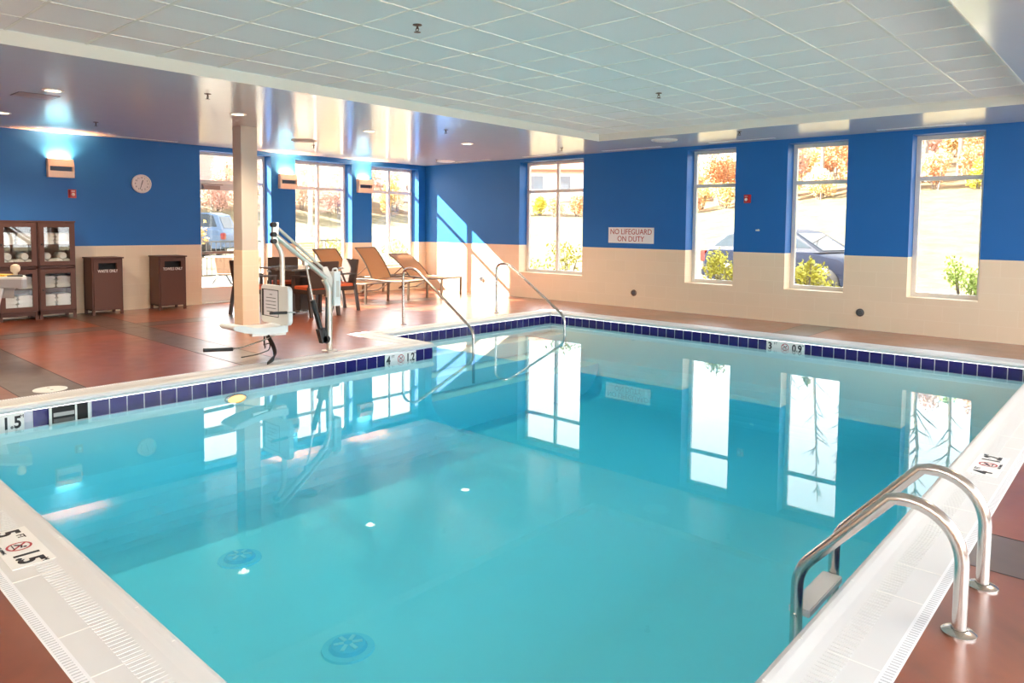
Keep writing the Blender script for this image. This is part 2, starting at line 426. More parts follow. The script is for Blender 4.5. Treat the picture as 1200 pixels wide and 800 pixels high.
# waterline tile band: grout strip with raised tiles, gaps for the markers and the skimmer
TP = .1372; TZ0, TZ1 = -.185, -.05
MARK_W = (-9.66, -9.22); MARK_ST = (-5.79, -5.33); MARK_N = (8.56, 9.055); SKIM = (-9.075, -8.775)
band = sweep(MB(), [(.012, -.05), (.012, -.19)]); bt = MB()
def blocked(q, nn):
    if nn.x < -.9 and abs(q.x - 5.93) < .02 and q.y < -5.06:
        return MARK_W[0] < q.y < MARK_W[1] or MARK_ST[0] < q.y < MARK_ST[1] or SKIM[0] - .005 < q.y < SKIM[1] + .005
    if nn.y > .9 and q.y > -1.7: return MARK_N[0] < q.x < MARK_N[1]
    return False
for (a, b) in RUNS:
    d = (b - a).normalized(); nn = Vector((d.y, -d.x)); L = (b - a).length
    t = TP / 2
    while t < L:
        q = a + d * t + nn * .012
        if not blocked(q, nn):
            bt.obox((q.x, q.y, (TZ0 + TZ1) / 2), (d * (TP / 2 - .0045)).to_3d(), (nn * .004).to_3d(), (0, 0, (TZ1 - TZ0) / 2 - .003))
        t += TP
struct(band.build('tile_grout_band', TGROUT)); struct(bt.build('waterline_tiles', NAVY))
# basin: walls, sloping floor, entry steps
ZF = -1.15
def zfl(y): return ZF
CR = .5
prof_b = [(.013, -.19), (.013, ZF + CR)] + [(.013 - CR + CR * math.cos(a_), ZF + CR - CR * math.sin(a_)) for a_ in [PI / 2 * k / 8 for k in range(1, 9)]]
basin = sweep(MB(), prof_b)
inn = [(p.x, p.y, ZF) for p in offs(.013 - CR)]
basin.add(inn, [(0, 1, 5), (1, 2, 5), (2, 3, 4), (2, 4, 5)])
struct(basin.build('pool_basin', PLASTER, smooth=True))
st = MB()
for k, (xe, z) in enumerate(((5.25, -.32), (5.58, -.52), (5.90, -.72))): st.box(4.935, -5.05, -1.2, xe, -1.585, z)
struct(st.build('pool_entry_steps', STEPW, bevel=0))
# water: a closed volume with a mirror-like Fresnel surface
def water_mat():
    m = bpy.data.materials.new('pool_water'); m.use_nodes = True
    t = m.node_tree; t.nodes.clear()
    o = t.nodes.new('ShaderNodeOutputMaterial'); tr = t.nodes.new('ShaderNodeBsdfTransparent'); gl = t.nodes.new('ShaderNodeBsdfGlossy')
    gl.inputs['Roughness'].default_value = .0
    mx = t.nodes.new('ShaderNodeMixShader'); schlick(t, mx, .03)
    t.links.new(tr.outputs[0], mx.inputs[1]); t.links.new(gl.outputs[0], mx.inputs[2]); t.links.new(mx.outputs[0], o.inputs[0])
    va = t.nodes.new('ShaderNodeVolumeAbsorption'); va.inputs['Color'].default_value = (.35, .86, .93, 1); va.inputs['Density'].default_value = .82
    t.links.new(va.outputs[0], o.inputs['Volume'])
    return m
WZ = -.135
wp = [(p.x, p.y) for p in offs(.0115)]
wm = MB().prism(wp, -1.88, WZ, 'xy').build('pool_water', water_mat()); struct(wm)

# ceiling: glossy soffit ring, recess with lay-in tiles
RX0, RX1, RY0, RY1, ZA = 5.755, 11.35, -10.9, -1.475, 2.845
mb = MB()
for (a, b, c, d) in ((-.3, Y0, RX0, .3), (RX1, Y0, X1, .3), (RX0, RY1, RX1, .3), (RX0, Y0, RX1, RY0)):
    mb.box(a, b, H, c, d, H + .02)
struct(mb.build('ceiling', SOFFIT))
mb = MB()
mb.box(RX0, RY0, H - .001, RX0 + .012, RY1, ZA); mb.box(RX1 - .012, RY0, H - .001, RX1, RY1, ZA)
mb.box(RX0, RY1 - .012, H - .001, RX1, RY1, ZA); mb.box(RX0, RY0, H - .001, RX1, RY0 + .012, ZA)
struct(mb.build('trim_1', FASCIA))
struct(MB().box(RX0, RY0, ZA, RX1, RY1, ZA + .02).build('ceiling_tiles', ACT))
mb = MB()
x = 7.95 - .565 * 10
while x < RX1:
    if x > RX0 + .02: mb.box(x - .011, RY0, ZA - .004, x + .011, RY1, ZA)
    x += .565
y = -7.03 - .553 * 8
while y < RY1 - .02:
    if y > RY0 + .02: mb.box(RX0, y - .011, ZA - .0035, RX1, y + .011, ZA)
    y += .553
mb.box(RX0, RY0, ZA - .004, RX0 + .02, RY1, ZA); mb.box(RX1 - .02, RY0, ZA - .004, RX1, RY1, ZA); mb.box(RX0, RY1 - .02, ZA - .004, RX1, RY1, ZA)
struct(mb.build('ceiling_grid', TBAR))
struct(MB().box(-.4, Y0 - .3, 2.91, X1 + .3, .4, 3.0).build('light_block_slab', WHITE_PAINT))  # unseen slab over the ceiling, added to block light from above
# column
mb = MB()
mb.mi = 0; mb.box(2.695, -5.90, 0, 2.94, -5.655, ZW); mb.mi = 1; mb.box(2.70, -5.895, ZW, 2.935, -5.66, H)
struct(mb.build('column', [TAN_Y, mat('column_paint', (.56, .49, .42), .5)], bevel=0))

# ------------------------------------------------------------------ windows and door
def window(name, axis, a0, a1, z0, z1, sgn, mull, ztr=2.12, d=.235):
    P = (lambda u0, q0, w0, u1, q1, w1: (u0, q0, w0, u1, q1, w1)) if axis == 'x' else (lambda u0, q0, w0, u1, q1, w1: (q0, u0, w0, q1, u1, w1))
    root = bpy.data.objects.new(name, None); COL.objects.link(root); struct(root)
    q0, q1 = sgn * d, sgn * (d + .055); f = .056
    mb = MB()
    mb.box(*P(a0, q0, z0, a0 + f, q1, z1)); mb.box(*P(a1 - f, q0, z0, a1, q1, z1))
    c = (a0 + a1) / 2
    bays = [(a0 + f, c - f / 2), (c + f / 2, a1 - f)] if mull else [(a0 + f, a1 - f)]
    if mull: mb.box(*P(c - f / 2, q0, z0, c + f / 2, q1, z1))
    for u0, u1 in bays:
        for w0, w1 in ((z0, z0 + f), (z1 - f, z1), (ztr - f / 2, ztr + f / 2)): mb.box(*P(u0, q0 + sgn * .003, w0, u1, q1, w1))
    mb.build('window_frame', ALU, root)
    gq = sgn * (d + .026)
    MB().box(*P(a0 + f * .5, gq, z0 + f * .5, a1 - f * .5, gq + sgn * .004, z1 - f * .5)).build('window_pane', GLASS, root)
    return root
n = 1
for o in WWIN: window('window_%d' % n, 'y', *o, -1, True); n += 1
for i, o in enumerate(NWIN): window('window_%d' % n, 'x', *o, 1, i == 0, 2.10); n += 1
def fill_window(o, axis, q, sgn):  # unseen windows added behind the camera for fill daylight
    global n
    a0, a1, z0, z1 = o; root = bpy.data.objects.new('window_%d' % n, None); COL.objects.link(root); struct(root); n += 1
    P = (lambda u0, q0, w0, u1, q1, w1: (u0, q0, w0, u1, q1, w1)) if axis == 'x' else (lambda u0, q0, w0, u1, q1, w1: (q0, u0, w0, q1, u1, w1))
    b = MB(); c = (a0 + a1) / 2; f = .05
    for u in (a0, c - f / 2, a1 - f): b.box(*P(u, q, z0, u + f, q + sgn * .055, z1))
    for z in (z0, 2.1, z1 - f): b.box(*P(a0, q, z, a1, q + sgn * .055, z + f))
    b.build('window_frame', ALU, root)
    MB().box(*P(a0 + .02, q + sgn * .026, z0 + .02, a1 - .02, q + sgn * .03, z1 - .02)).build('window_pane', CLEAR, root)
for o in EFILL: fill_window(o, 'y', X1 + .2, 1)
for o in SFILL: fill_window(o, 'x', Y0 - .2, -1)
dr = bpy.data.objects.new('door_1', None); COL.objects.link(dr); struct(dr)
a0, a1, z0, z1 = DOORO; q0, q1 = -.235, -.29; f = .05
mb = MB(); mb.box(q0, a0, 0, q1, a0 + f, z1); mb.box(q0, a1 - f, 0, q1, a1, z1); mb.box(q0, -4.17, 0, q1, -4.12, z1)
for u0, u1 in ((a0 + f, -4.17), (-4.12, a1 - f)): mb.box(q0 - .003, u0, z1 - f, q1, u1, z1); mb.box(q0 - .003, u0, 2.12, q1, u1, 2.17)
mb.box(q0 - .003, -4.12, 0, q1, a1 - f, .22); mb.box(-.02, a0, -.01, -.30, a1, .012)
mb.build('door_frame', ALU, dr)
mb = MB(); y0_, y1_ = a0 + f + .004, -4.174
mb.box(-.24, y0_, .014, -.285, y0_ + .06, 2.115); mb.box(-.24, y1_ - .06, .014, -.285, y1_, 2.115); mb.box(-.242, y0_ + .06, 2.0, -.285, y1_ - .06, 2.115)
mb.box(-.242, y0_ + .06, .014, -.285, y1_ - .06, .27)
mb.build('door_leaf', mat('pale_door_paint', (.70, .66, .62), .45), dr)
MB().box(-.262, a0 + f, .2, -.266, a1 - f, 2.64).build('door_pane', GLASS, dr)
mb = MB().box(-.215, -5.0, .86, -.185, -4.25, .91); mb.box(-.24, -4.98, .87, -.185, -4.95, .90); mb.box(-.24, -4.30, .87, -.185, -4.27, .90)
mb.build('push_bar', mat('bronze_push_bar', (.26, .19, .15), .4, metal=.5), dr)
mb = MB().box(-.24, -4.98, 2.0, -.17, -4.68, 2.075); mb.box(-.20, -5.0, 2.085, -.185, -4.62, 2.10); mb.box(-.21, -4.99, 2.06, -.18, -4.96, 2.10)
mb.build('door_closer', mat('closer_brown', (.34, .25, .20), .5), dr)

# ------------------------------------------------------------------ lamps and fittings on ceiling and walls
def spot(parent, loc, e, size=2.4, col=(1, .82, .58)):
    l = bpy.data.lights.new('lamp', 'SPOT'); l.energy = e; l.spot_size = size; l.spot_blend = .6; l.color = col; l.shadow_soft_size = .02
    o = bpy.data.objects.new('lamp', l); COL.objects.link(o); o.location = loc; o.parent = parent
    return o
dl_mb = [('trim_ring', WHITEP, [(.095, 0), (.095, -.006), (.072, -.006), (.07, 0)])]
DL = [((3.88, -8.40), 'recessed downlight in the glossy soffit above the towel cabinets, nearest the left edge'),
      ((3.88, -6.42), 'recessed downlight just in front of the top of the square column'),
      ((3.88, -4.45), 'recessed downlight over the deck between the column and the pool lift'),
      ((3.88, -2.50), 'recessed downlight nearest the far corner of the room'),
      ((1.65, -8.33), 'recessed downlight close to the left wall at the left edge of the view'),
      ((12.4, -4.4), 'unseen fill downlight added in the soffit over the deck beside the right pool edge'),  # this and the next two are out of view, added as fill lamps
      ((8.2, -11.65), 'unseen fill downlight added in the soffit over the near deck'),
      ((4.5, -11.65), 'unseen fill downlight added in the soffit over the near left corner of the deck')]
proto = None
for (x, y), lab in DL:
    if proto is None:
        t = proto = thing('downlight', lab, 'ceiling light', (x, y, H), 0, 'recessed ceiling downlights')
        MB().lathe([(.098, -.0005), (.098, -.007), (.074, -.009), (.072, -.002)], n=28).build('trim_ring', WHITEP, t, smooth=True)
        MB().lathe([(.070, -.001), (.070, -.003), (.0, -.004)], n=24).build('lens', LENS, t)
        spot(t, (0, 0, -.02), 60)
    else: rename_copy(proto, (x, y, H), 0, lab)
def sprinkler(x, y, z, lab):
    t = thing('sprinkler_head', lab, 'sprinkler', (x, y, z), 0, 'ceiling sprinkler heads')
    MB().lathe([(.034, 0), (.034, -.004), (.012, -.010)], n=16).build('escutcheon', BRASS, t, smooth=True)
    b = MB().tube([(0, 0, -.006), (0, 0, -.03)], .007, 8)
    b.tube([(.008, 0, -.02), (.016, 0, -.036), (0, 0, -.052)], .0035, 6); b.tube([(-.008, 0, -.02), (-.016, 0, -.036), (0, 0, -.052)], .0035, 6)
    b.build('sprinkler_body', BRASS, t)
    d = MB().lathe([(.024, -.052), (.026, -.054), (.006, -.056)], n=14); d.build('deflector', BRASS, t)
for x, y, z, lab in ((4.93, -7.29, H, 'pendent sprinkler in the bright soffit reflection left of the column'),
                     (1.69, -7.29, H, 'pendent sprinkler near the left wall above the space between sconce and clock'),
                     (4.85, -3.87, H, 'pendent sprinkler in the soffit over the table, in the blue reflected strip'),
                     (1.65, -3.93, H, 'pendent sprinkler beside the round air diffuser above the tall left windows'),
                     (1.37, -.90, H, 'small pendent sprinkler nearest the far corner of the room'),
                     (4.74, -1.11, H, 'pendent sprinkler above the four-pane window in the far wall'),
                     (7.95, -1.24, H, 'pendent sprinkler in the soffit above the red alarm on the far wall'),
                     (8.258, -3.923, ZA, 'sprinkler in the middle of the tiled ceiling, the farther one'),
                     (8.274, -7.319, ZA, 'sprinkler hanging from the tiled ceiling nearest the camera')):
    sprinkler(x, y, z, lab)
def diffuser(x, y, lab, m):
    t = thing('round_air_diffuser', lab, 'air vent', (x, y, H), 0, 'round ceiling diffusers')
    MB().lathe([(.20, 0), (.195, -.012), (.16, -.02), (.155, -.008)], n=36).build('outer_ring', m, t, smooth=True)
    MB().lathe([(.135, -.006), (.14, -.022), (.0, -.028)], n=30).build('centre_disc', m, t, smooth=True)
DIF = mat('diffuser_paint', (.45, .40, .36), .5)
diffuser(2.1, -4.40, 'round ceiling air diffuser above the middle tall window of the left wall', DIF)
diffuser(1.25, -.55, 'round ceiling air diffuser in the far corner of the room', WHITEP)
diffuser(6.65, -1.02, 'round ceiling air diffuser over the far deck near the lifeguard sign', WHITEP)
def slot(x0, y0, x1, y1, lab):
    L = math.hypot(x1 - x0, y1 - y0); a = math.atan2(y1 - y0, x1 - x0)
    t = thing('slot_air_diffuser', lab, 'air vent', (x0, y0, H), a, 'linear slot air diffusers')
    b = MB(); b.box(0, -.045, -.004, L, -.030, 0); b.box(0, -.008, -.004, L, .008, 0); b.box(0, .030, -.004, L, .045, 0); b.box(-.01, -.045, -.004, 0, .045, 0); b.box(L, -.045, -.004, L + .01, .045, 0)
    b.build('slot_frame', WHITEP, t)
    b = MB(); b.box(0, -.030, -.002, L, -.008, -.0005); b.box(0, .008, -.002, L, .030, -.0005); b.build('slot_blades', mat('slot_grey', (.22, .22, .23), .6), t)
for a, b, lab in ((1.25, 2.24, 'slot air diffuser in the soffit left of the four-pane window'), (3.16, 4.17, 'slot air diffuser in the soffit over the four-pane window'),
                  (5.0, 6.14, 'slot air diffuser in the soffit over the lifeguard sign'), (7.02, 8.04, 'slot air diffuser in the soffit over the red alarm on the far wall'),
                  (9.45, 10.45, 'slot air diffuser in the soffit over the rightmost window')):
    slot(a, -.26, b, -.26, lab)
slot(.22, -7.9, .22, -7.45, 'short slot air diffuser in the soffit over the left sconce')
slot(.22, -6.7, .22, -5.6, 'slot air diffuser in the soffit over the wall clock')
t = tag(MB().box(-.155, -.18, -.003, .155, .18, 0).build('access_panel', mat('panel_paint', (.46, .44, .45), .35), None, (3.36, -8.42, H)), 'square ceiling access panel beside the leftmost downlight', 'hatch')
mb = MB(); mb.box(-.165, -.19, -.002, .165, -.18, 0); mb.box(-.165, .18, -.002, .165, .19, 0); mb.box(-.165, -.18, -.002, -.155, .18, 0); mb.box(.155, -.18, -.002, .165, .18, 0)
mb.build('panel_rim', mat('panel_gap', (.12, .11, .12), .6), t)

def sconce(y, lab):
    t = thing('wall_sconce', lab, 'wall lamp', (0, y, 2.07), 0, 'uplight sconces on the left wall')
    w = .172
    b = MB(); b.prism([(.0, .0), (.10, .0), (.105, .095), (.0, .095)], -w, w, 'xz'); b.box(.0, -w, .095, .105, -w + .022, .165); b.box(.0, w - .022, .095, .105, w, .165)
    b.prism([(.0, .165), (.112, .165), (.070, .275), (.062, .275), (.098, .175), (.0, .175)], -w, w, 'xz')
    b.prism([(.0, .165), (.112, .165), (.070, .275), (.0, .275)], -w, -w + .012, 'xz'); b.prism([(.0, .165), (.112, .165), (.070, .275), (.0, .275)], w - .012, w, 'xz')
    b.build('sconce_housing', SCONCE, t)
    MB().box(.005, -w + .022, .095, .055, w - .022, .165).build('slot_back', mat('sconce_slot', (.05, .09, .16), .5), t)
    MB().tube([(.045, -w + .04, .20), (.045, w - .04, .20)], .012, 10).build('lamp_tube', LAMPW, t)
    l = bpy.data.lights.new('lamp', 'AREA'); l.shape = 'RECTANGLE'; l.size = .045; l.size_y = .28; l.energy = 17; l.color = (1, .38, .15); l.spread = 2.2
    o = bpy.data.objects.new('lamp', l); COL.objects.link(o); o.location = (.035, 0, .26); o.rotation_euler = (PI, 0, 0); o.parent = t
sconce(-7.25, 'cream box uplight on the blue wall above the towel cabinets, glowing upward')
sconce(-3.47, 'cream box uplight between the glass door and the middle tall window')
sconce(-1.70, 'cream box uplight between the two tall windows nearest the corner')

def strobe(loc, right, up, lab):
    t = thing('fire_alarm_strobe', lab, 'fire alarm', (0, 0, 0), 0, 'red fire alarm strobes')
    t.matrix_world = frame(loc, right, up)
    MB().box(-.055, -.065, 0, .055, .065, .018).build('back_plate', REDP, t, bevel=.004)
    MB().prism([(-.045, .018), (.045, .018), (.035, .055), (-.035, .055)], -.055, .055, 'xz').build('alarm_body', REDP, t, bevel=.003)
    MB().lathe([(.024, .055), (.022, .066), (.008, .074)], (0, -.012, 0), 16).build('strobe_lens', mat('strobe_lens', (.85, .80, .78), .2), t, smooth=True)
    b = MB()
    for k in range(3): b.box(-.025, .024 + k * .009, .055, .025, .028 + k * .009, .0575)
    b.build('sounder_slots', mat('alarm_slot', (.75, .6, .58), .5), t)
strobe((0, -7.09, 1.835), (0, 1, 0), (0, 0, 1), 'red fire alarm strobe on the left wall under the glowing sconce')
strobe((7.545, 0, 1.865), (1, 0, 0), (0, 0, 1), 'red fire alarm strobe on the far wall between two tall windows')

t = thing('wall_clock', 'round white wall clock with black hands on the blue left wall', 'clock'); t.matrix_world = frame((0, -6.085, 2.035), (0, 1, 0), (0, 0, 1))
MB().lathe([(.150, 0), (.150, .03), (.135, .04), (.128, .028), (.126, 0)], n=40).build('clock_rim', mat('clock_rim', (.78, .77, .76), .3), t, smooth=True)
MB().lathe([(.128, .002), (.128, .022), (0, .022)], n=40).build('clock_face', mat('clock_face', (.80, .74, .72), .5), t)
for k in range(1, 13):
    a = PI / 2 - 2 * PI * k / 12
    text('numeral', str(k), .036, INK, t, Matrix.Translation((.098 * math.cos(a), .098 * math.sin(a), .0235)), .0008)
def hand(nm, ang, L, w, z): MB().bar((-.02 * math.cos(ang), -.02 * math.sin(ang), z), (L * math.cos(ang), L * math.sin(ang), z), w, .002).build(nm, INK, t)
hand('hour_hand', PI / 2 - 2 * PI * (12.55 / 12), .062, .010, .0265); hand('minute_hand', PI / 2 - 2 * PI * (33 / 60), .092, .007, .029)

t = thing('lifeguard_sign', 'white sign reading NO LIFEGUARD ON DUTY in red on the blue wall', 'sign'); t.matrix_world = frame((5.432, 0, 1.267), (1, 0, 0), (0, 0, 1))
MB().box(-.465, -.138, 0, .465, .138, .006).build('sign_panel', mat('sign_white', (.82, .80, .78), .4), t)
text('sign_text', 'NO LIFEGUARD', .135, RED, t, Matrix.Translation((0, .058, .0068)), .001, sx=.90)
text('sign_text', 'ON DUTY', .135, RED, t, Matrix.Translation((0, -.066, .0068)), .001, sx=.90)
def fitting(x, z, lab, m):
    t = thing('wall_port', lab, 'wall fitting', (x, 0, z), 0, 'round ports low on the far wall'); t.rotation_euler = (PI / 2, 0, 0)
    MB().lathe([(.055, 0), (.055, .012), (.042, .028), (.038, .020), (.036, 0)], n=24).build('port_ring', m, t, smooth=True)
    MB().lathe([(.035, .002), (.030, .018), (0, .020)], n=20).build('port_cap', mat('port_cap', (.16, .16, .17), .3, metal=.6), t, smooth=True)
fitting(1.79, .30, 'round metal port on the sunlit wall left of the four-pane window', STEEL)
fitting(5.52, .262, 'round brown port low on the tan wall under the lifeguard sign', mat('port_bronze', (.30, .20, .15), .35, metal=.7))
fitting(9.24, .24, 'dark round port low on the tan wall between the two rightmost windows', mat('port_dark', (.10, .09, .09), .35, metal=.5))
t = thing('wall_hook', 'small white hook on the blue wall under the red alarm', 'hook', (7.72, 0, 1.38))
MB().box(-.03, -.008, -.012, .03, 0, .012).build('hook_plate', WHITEP, t)
MB().tube([(.012, -.008, 0), (.02, -.035, -.008), (.03, -.042, .018)], .006, 6).build('hook_arm', WHITEP, t, smooth=True)

# ------------------------------------------------------------------ depth markers (tiles with lettering)
MTILE = mat('marker_tile', (.80, .79, .77), .3)
MRED = mat('marker_red', (.45, .02, .03), .4)
def marker(loc, right, up, feet, metres, lab, w=.44, h=.135):
    t = thing('depth_marker', lab, 'depth marker', (0, 0, 0), 0, 'pool depth markers'); t.matrix_world = frame(loc, right, up)
    MB().box(-w / 2, -h / 2, -.006, w / 2, h / 2, .002).build('marker_tile', MTILE, t)
    z = .003
    text('depth_number', feet, .125, INK, t, Matrix.Translation((-w * .40, -.004, z)), .0008, sx=.9, bold=.004)
    text('unit_letters', 'FT', .042, INK, t, Matrix.Translation((-w * .25, .034, z)), .0008)
    b = MB(); R1, R2, n = .048, .039, 28
    vs = [(r * math.cos(2 * PI * k / n), r * math.sin(2 * PI * k / n), z) for r in (R1, R2) for k in range(n)]
    b.add(vs, [(k, (k + 1) % n, n + (k + 1) % n, n + k) for k in range(n)])
    b.bar((-.03, .03, z), (.03, -.03, z), .008, .0012); b.build('no_diving_ring', MRED, t)
    b = MB(); b.bar((-.026, -.012, z + .0003), (.0, .010, z + .0003), .009, .001); b.bar((0, .010, z + .0003), (.022, .004, z + .0003), .007, .001); b.bar((-.028, -.022, z + .0003), (.028, -.022, z + .0003), .004, .001)
    b.lathe([(.007, z), (.007, z + .001)], (.018, .018, 0), 10); b.build('diver_figure', INK, t)
    if h > .14: text('small_letters', 'NO DIVING', .019, INK, t, Matrix.Translation((0, -h / 2 + .014, z)), .0006)
    text('depth_number', metres, .125, INK, t, Matrix.Translation((w * .31, -.004, z)), .0008, sx=.82, bold=.004)
    text('unit_letters', 'M', .036, INK, t, Matrix.Translation((w * .465, .040, z)), .0008)
marker((8.735, -9.945, .0022), (1, 0, 0), (0, 1, 0), '5', '1.5', 'white 5 FT no diving 1.5 M marker in the near left pool edge', .46, .155)
marker((11.625, -5.72, .0022), (0, 1, 0), (-1, 0, 0), '4', '1.2', 'white 4 FT 1.2 M marker in the right pool edge beyond the ladder', .46, .15)
marker((5.938, -9.445, -.118), (0, 1, 0), (0, 0, 1), '5', '1.5', 'white waterline marker reading 1.5 M at the left end of the pool wall', .42, .135)
marker((5.938, -5.56, -.118), (0, 1, 0), (0, 0, 1), '4', '1.2', 'white 4 FT 1.2 M waterline marker near the outer corner of the pool steps', .45, .135)
marker((8.807, -1.588, -.118), (1, 0, 0), (0, 0, 1), '3', '0.9', 'white 3 FT 0.9 M waterline marker under the far pool edge', .49, .135)

# skimmer mouth in the pool wall and its lid on the deck
t = thing('pool_skimmer', 'dark skimmer mouth with white frame in the waterline tiles at left', 'skimmer', (5.942, -8.925, 0))
b = MB(); b.box(-.004, -.146, -.19, .008, -.128, -.05); b.box(-.004, .128, -.19, .008, .146, -.05); b.box(-.004, .035, -.19, .008, .049, -.05); b.box(-.004, -.146, -.19, .008, .146, -.178)
b.build('skimmer_frame', WHITEP, t)
MB().box(-.0045, -.128, -.178, .0035, .128, -.05).build('mouth_shade_plate', BLACKV, t)  # flat black plate: shade of the opening put into its colour, no recess
MB().box(.0035, -.115, -.125, .007, .03, -.095).build('weir_flap', GREYP, t)
t = thing('skimmer_lid', 'round white skimmer lid set in the brown deck beside the left pool edge', 'lid', (5.47, -8.93, 0))
MB().lathe([(.125, .0), (.125, .004), (.112, .006), (0, .006)], n=36).build('lid_disc', WHITEP, t)
b = MB()
for a in (0, PI): b.tube([(.05 * math.cos(a), .05 * math.sin(a), .006), (.05 * math.cos(a), .05 * math.sin(a), .008)], .012, 10)
b.build('finger_hole', GREYP, t)

# underwater lamp in the left pool wall
t = thing('underwater_light', 'oval underwater lamp glowing orange in the left pool wall below the waterline tiles', 'pool light', (5.944, -7.54, -.238))
def oval(pts): return [(x_, y_ * 1.0, z_ * .42) for x_, y_, z_ in pts]
b = MB().lathe([(.105, -.02), (.105, .012), (.088, .018), (.085, .0)], n=32, axis='x'); b.v = oval(b.v); b.build('lamp_ring', STEEL, t, smooth=True)
b = MB().lathe([(.084, .002), (.07, .012), (0, .016)], n=28, axis='x'); b.v = oval(b.v); b.build('lamp_lens', mat('underwater_lens', (1, .7, .3), .4, emit=(1, .40, .06), estr=1.2), t, smooth=True)

# pool floor drains
def drain(x, y, lab):
    t = thing('main_drain', lab, 'drain', (x, y, zfl(y)), 0, 'round drains on the pool floor')
    MB().lathe([(.16, 0), (.155, .012), (.115, .014), (.115, .012)], n=36).build('drain_ring', mat('drain_ring', (.48, .86, .95), .5), t, smooth=True)
    MB().lathe([(.115, .012), (.10, .034), (0, .040)], n=30).build('drain_dome', DRAIN, t, smooth=True)
    b = MB()
    for k in range(6):
        a = k * PI / 3
        b.obox((.055 * math.cos(a), .055 * math.sin(a), .040), (.030 * math.cos(a), .030 * math.sin(a), -.001), (-.012 * math.sin(a), .012 * math.cos(a), 0), (0, 0, .002))
    b.build('drain_grille', mat('drain_light', (.75, .92, .97), .5), t)
def on_floor(u, v):
    d = FW + RX * ((u - 600) / 842.6153) - UP * ((v - 315.5524) / 842.6153); c = Vector(CAM_LOC); z = -1.1
    for _ in range(30):
        q = c + d * ((z - c.z) / d.z); z = zfl(q.y)
    return q
drain(*on_floor(281, 655).xy, 'domed drain on the pool floor below the reflected column')
drain(*on_floor(408, 760).xy, 'domed drain on the pool floor nearest the near edge of the pool')

# ------------------------------------------------------------------ ladder and hand rails
def rail_path(y, pts, r=.07): return smooth_path([(x, y, z) for x, z in pts], r, 6)
t = thing('pool_ladder', 'stainless steel pool ladder with two bent grab rails at the right pool edge', 'ladder', (0, 0, 0))
for y in (-7.925, -7.481):
    path = [Vector((11.868, y, .0)), Vector((11.868, y, .25))] + arc((11.69, .25), .176, 0, PI * .60, 10, lambda u, v: Vector((u, y, v)))[1:]
    path += smooth_path([path[-1], Vector((11.31, y, .045)), Vector((11.31, y, -.85))], .07, 6)[1:]
    MB().tube(path, .0235, 16).build('grab_rail', STEEL, t, smooth=True)
    MB().lathe([(.055, .0), (.055, .006), (.045, .012), (.026, .016), (.025, .0)], (11.868, y, 0), 28).build('floor_flange', STEEL, t, smooth=True)
for z in (-.125, -.38, -.64):
    b = MB().box(11.27, -7.925 + .022, z - .03, 11.355, -7.481 - .022, z); b.build('ladder_tread', mat('tread_white', (.84, .84, .83), .5), t, bevel=.004)
b = MB()
for y in (-7.925, -7.481): b.tube([(11.31, y - .03, -.14), (11.31, y + .03, -.14)], .010, 8)
b.build('tread_bolt', STEEL, t)
def handrail(x, y, lab):
    t = thing('stair_handrail', lab, 'handrail', (x, y, 0), 0, 'bent steel handrails into the pool')
    p = smooth_path([(0, 0, 0), (0, 0, .80), (.26, 0, .80), (1.37, 0, .02), (1.39, 0, -.60)], .10, 6)
    p = smooth_path([(0, 0, 0), (-.01, 0, .79), (.245, 0, .815), (1.40, 0, .06), (1.405, 0, -.62)], .115, 7)
    MB().tube(p, .0195, 14).build('rail_tube', STEEL, t, smooth=True)
    MB().lathe([(.050, .0), (.050, .005), (.022, .012), (.021, 0)], (0, 0, 0), 20).build('floor_flange', STEEL, t, smooth=True)
handrail(4.43, -4.28, 'bent steel handrail into the pool steps, the one closer to the pool lift')
handrail(4.375, -2.30, 'bent steel handrail into the pool steps, the one closer to the far wall')

# ------------------------------------------------------------------ pool lift
t = thing('pool_lift', 'cream pool access lift with white seat parked on the deck at the pool edge', 'pool lift', (5.5, -6.22, 0))
MB().lathe([(.085, 0), (.085, .008), (.045, .014), (.043, 0)], n=28).build('base_flange', LIFTW, t, smooth=True)
MB().tube(smooth_path([(0, 0, .0), (0, 0, .70), (0, -.06, .80)], .08), .034, 16).build('mast', LIFTW, t, smooth=True)
MB().prism([(.03, .70), (-.03, .66), (-.075, .80), (-.09, .93), (-.03, .94), (.045, .80)], -.018, .018, 'yz').build('mast_bracket', LIFTW, t, bevel=.004)
ua, ub, la, lb = (-.055, .905), (-.645, 1.385), (-.02, .80), (-.645, 1.285)
MB().tube([(0, ua[0], ua[1]), (0, ub[0], ub[1])], .0165, 12).build('upper_arm', LIFTW, t, smooth=True)
MB().tube([(0, la[0], la[1]), (0, lb[0], lb[1])], .030, 14).build('lower_arm', LIFTW, t, smooth=True)
MB().prism([(-.615, 1.42), (-.68, 1.42), (-.685, 1.22), (-.625, 1.20)], -.022, .022, 'yz').build('end_bracket', LIFTW, t, bevel=.004)
b = MB()
for z in (1.395, 1.295, 1.225): b.lathe([(.026, -.03), (.026, .03)], (0, -.668, z), 14, 'x')
b.build('pivot_cap', BLACKP, t)
MB().tube(smooth_path([(0, -.65, 1.23), (0, -.57, 1.10), (0, -.57, .25)], .07), .026, 14).build('hanger_tube', LIFTW, t, smooth=True)
b = MB().tube([(0, -.29, .985), (0, -.20, .55)], .012, 10); b.build('actuator_rod', STEEL, t, smooth=True)
b = MB().tube([(0, -.21, .58), (0, -.085, .17)], .028, 12); b.bar((0, -.115, .26), (0, -.072, .105), .075, .07, (1, 0, 0)); b.lathe([(.045, -.035), (.045, .035)], (0, -.055, .135), 14, 'x'); b.tube([(0, -.04, .14), (0, -.03, .60)], .014, 8)
b.build('actuator_motor', BLACKP, t, smooth=True)
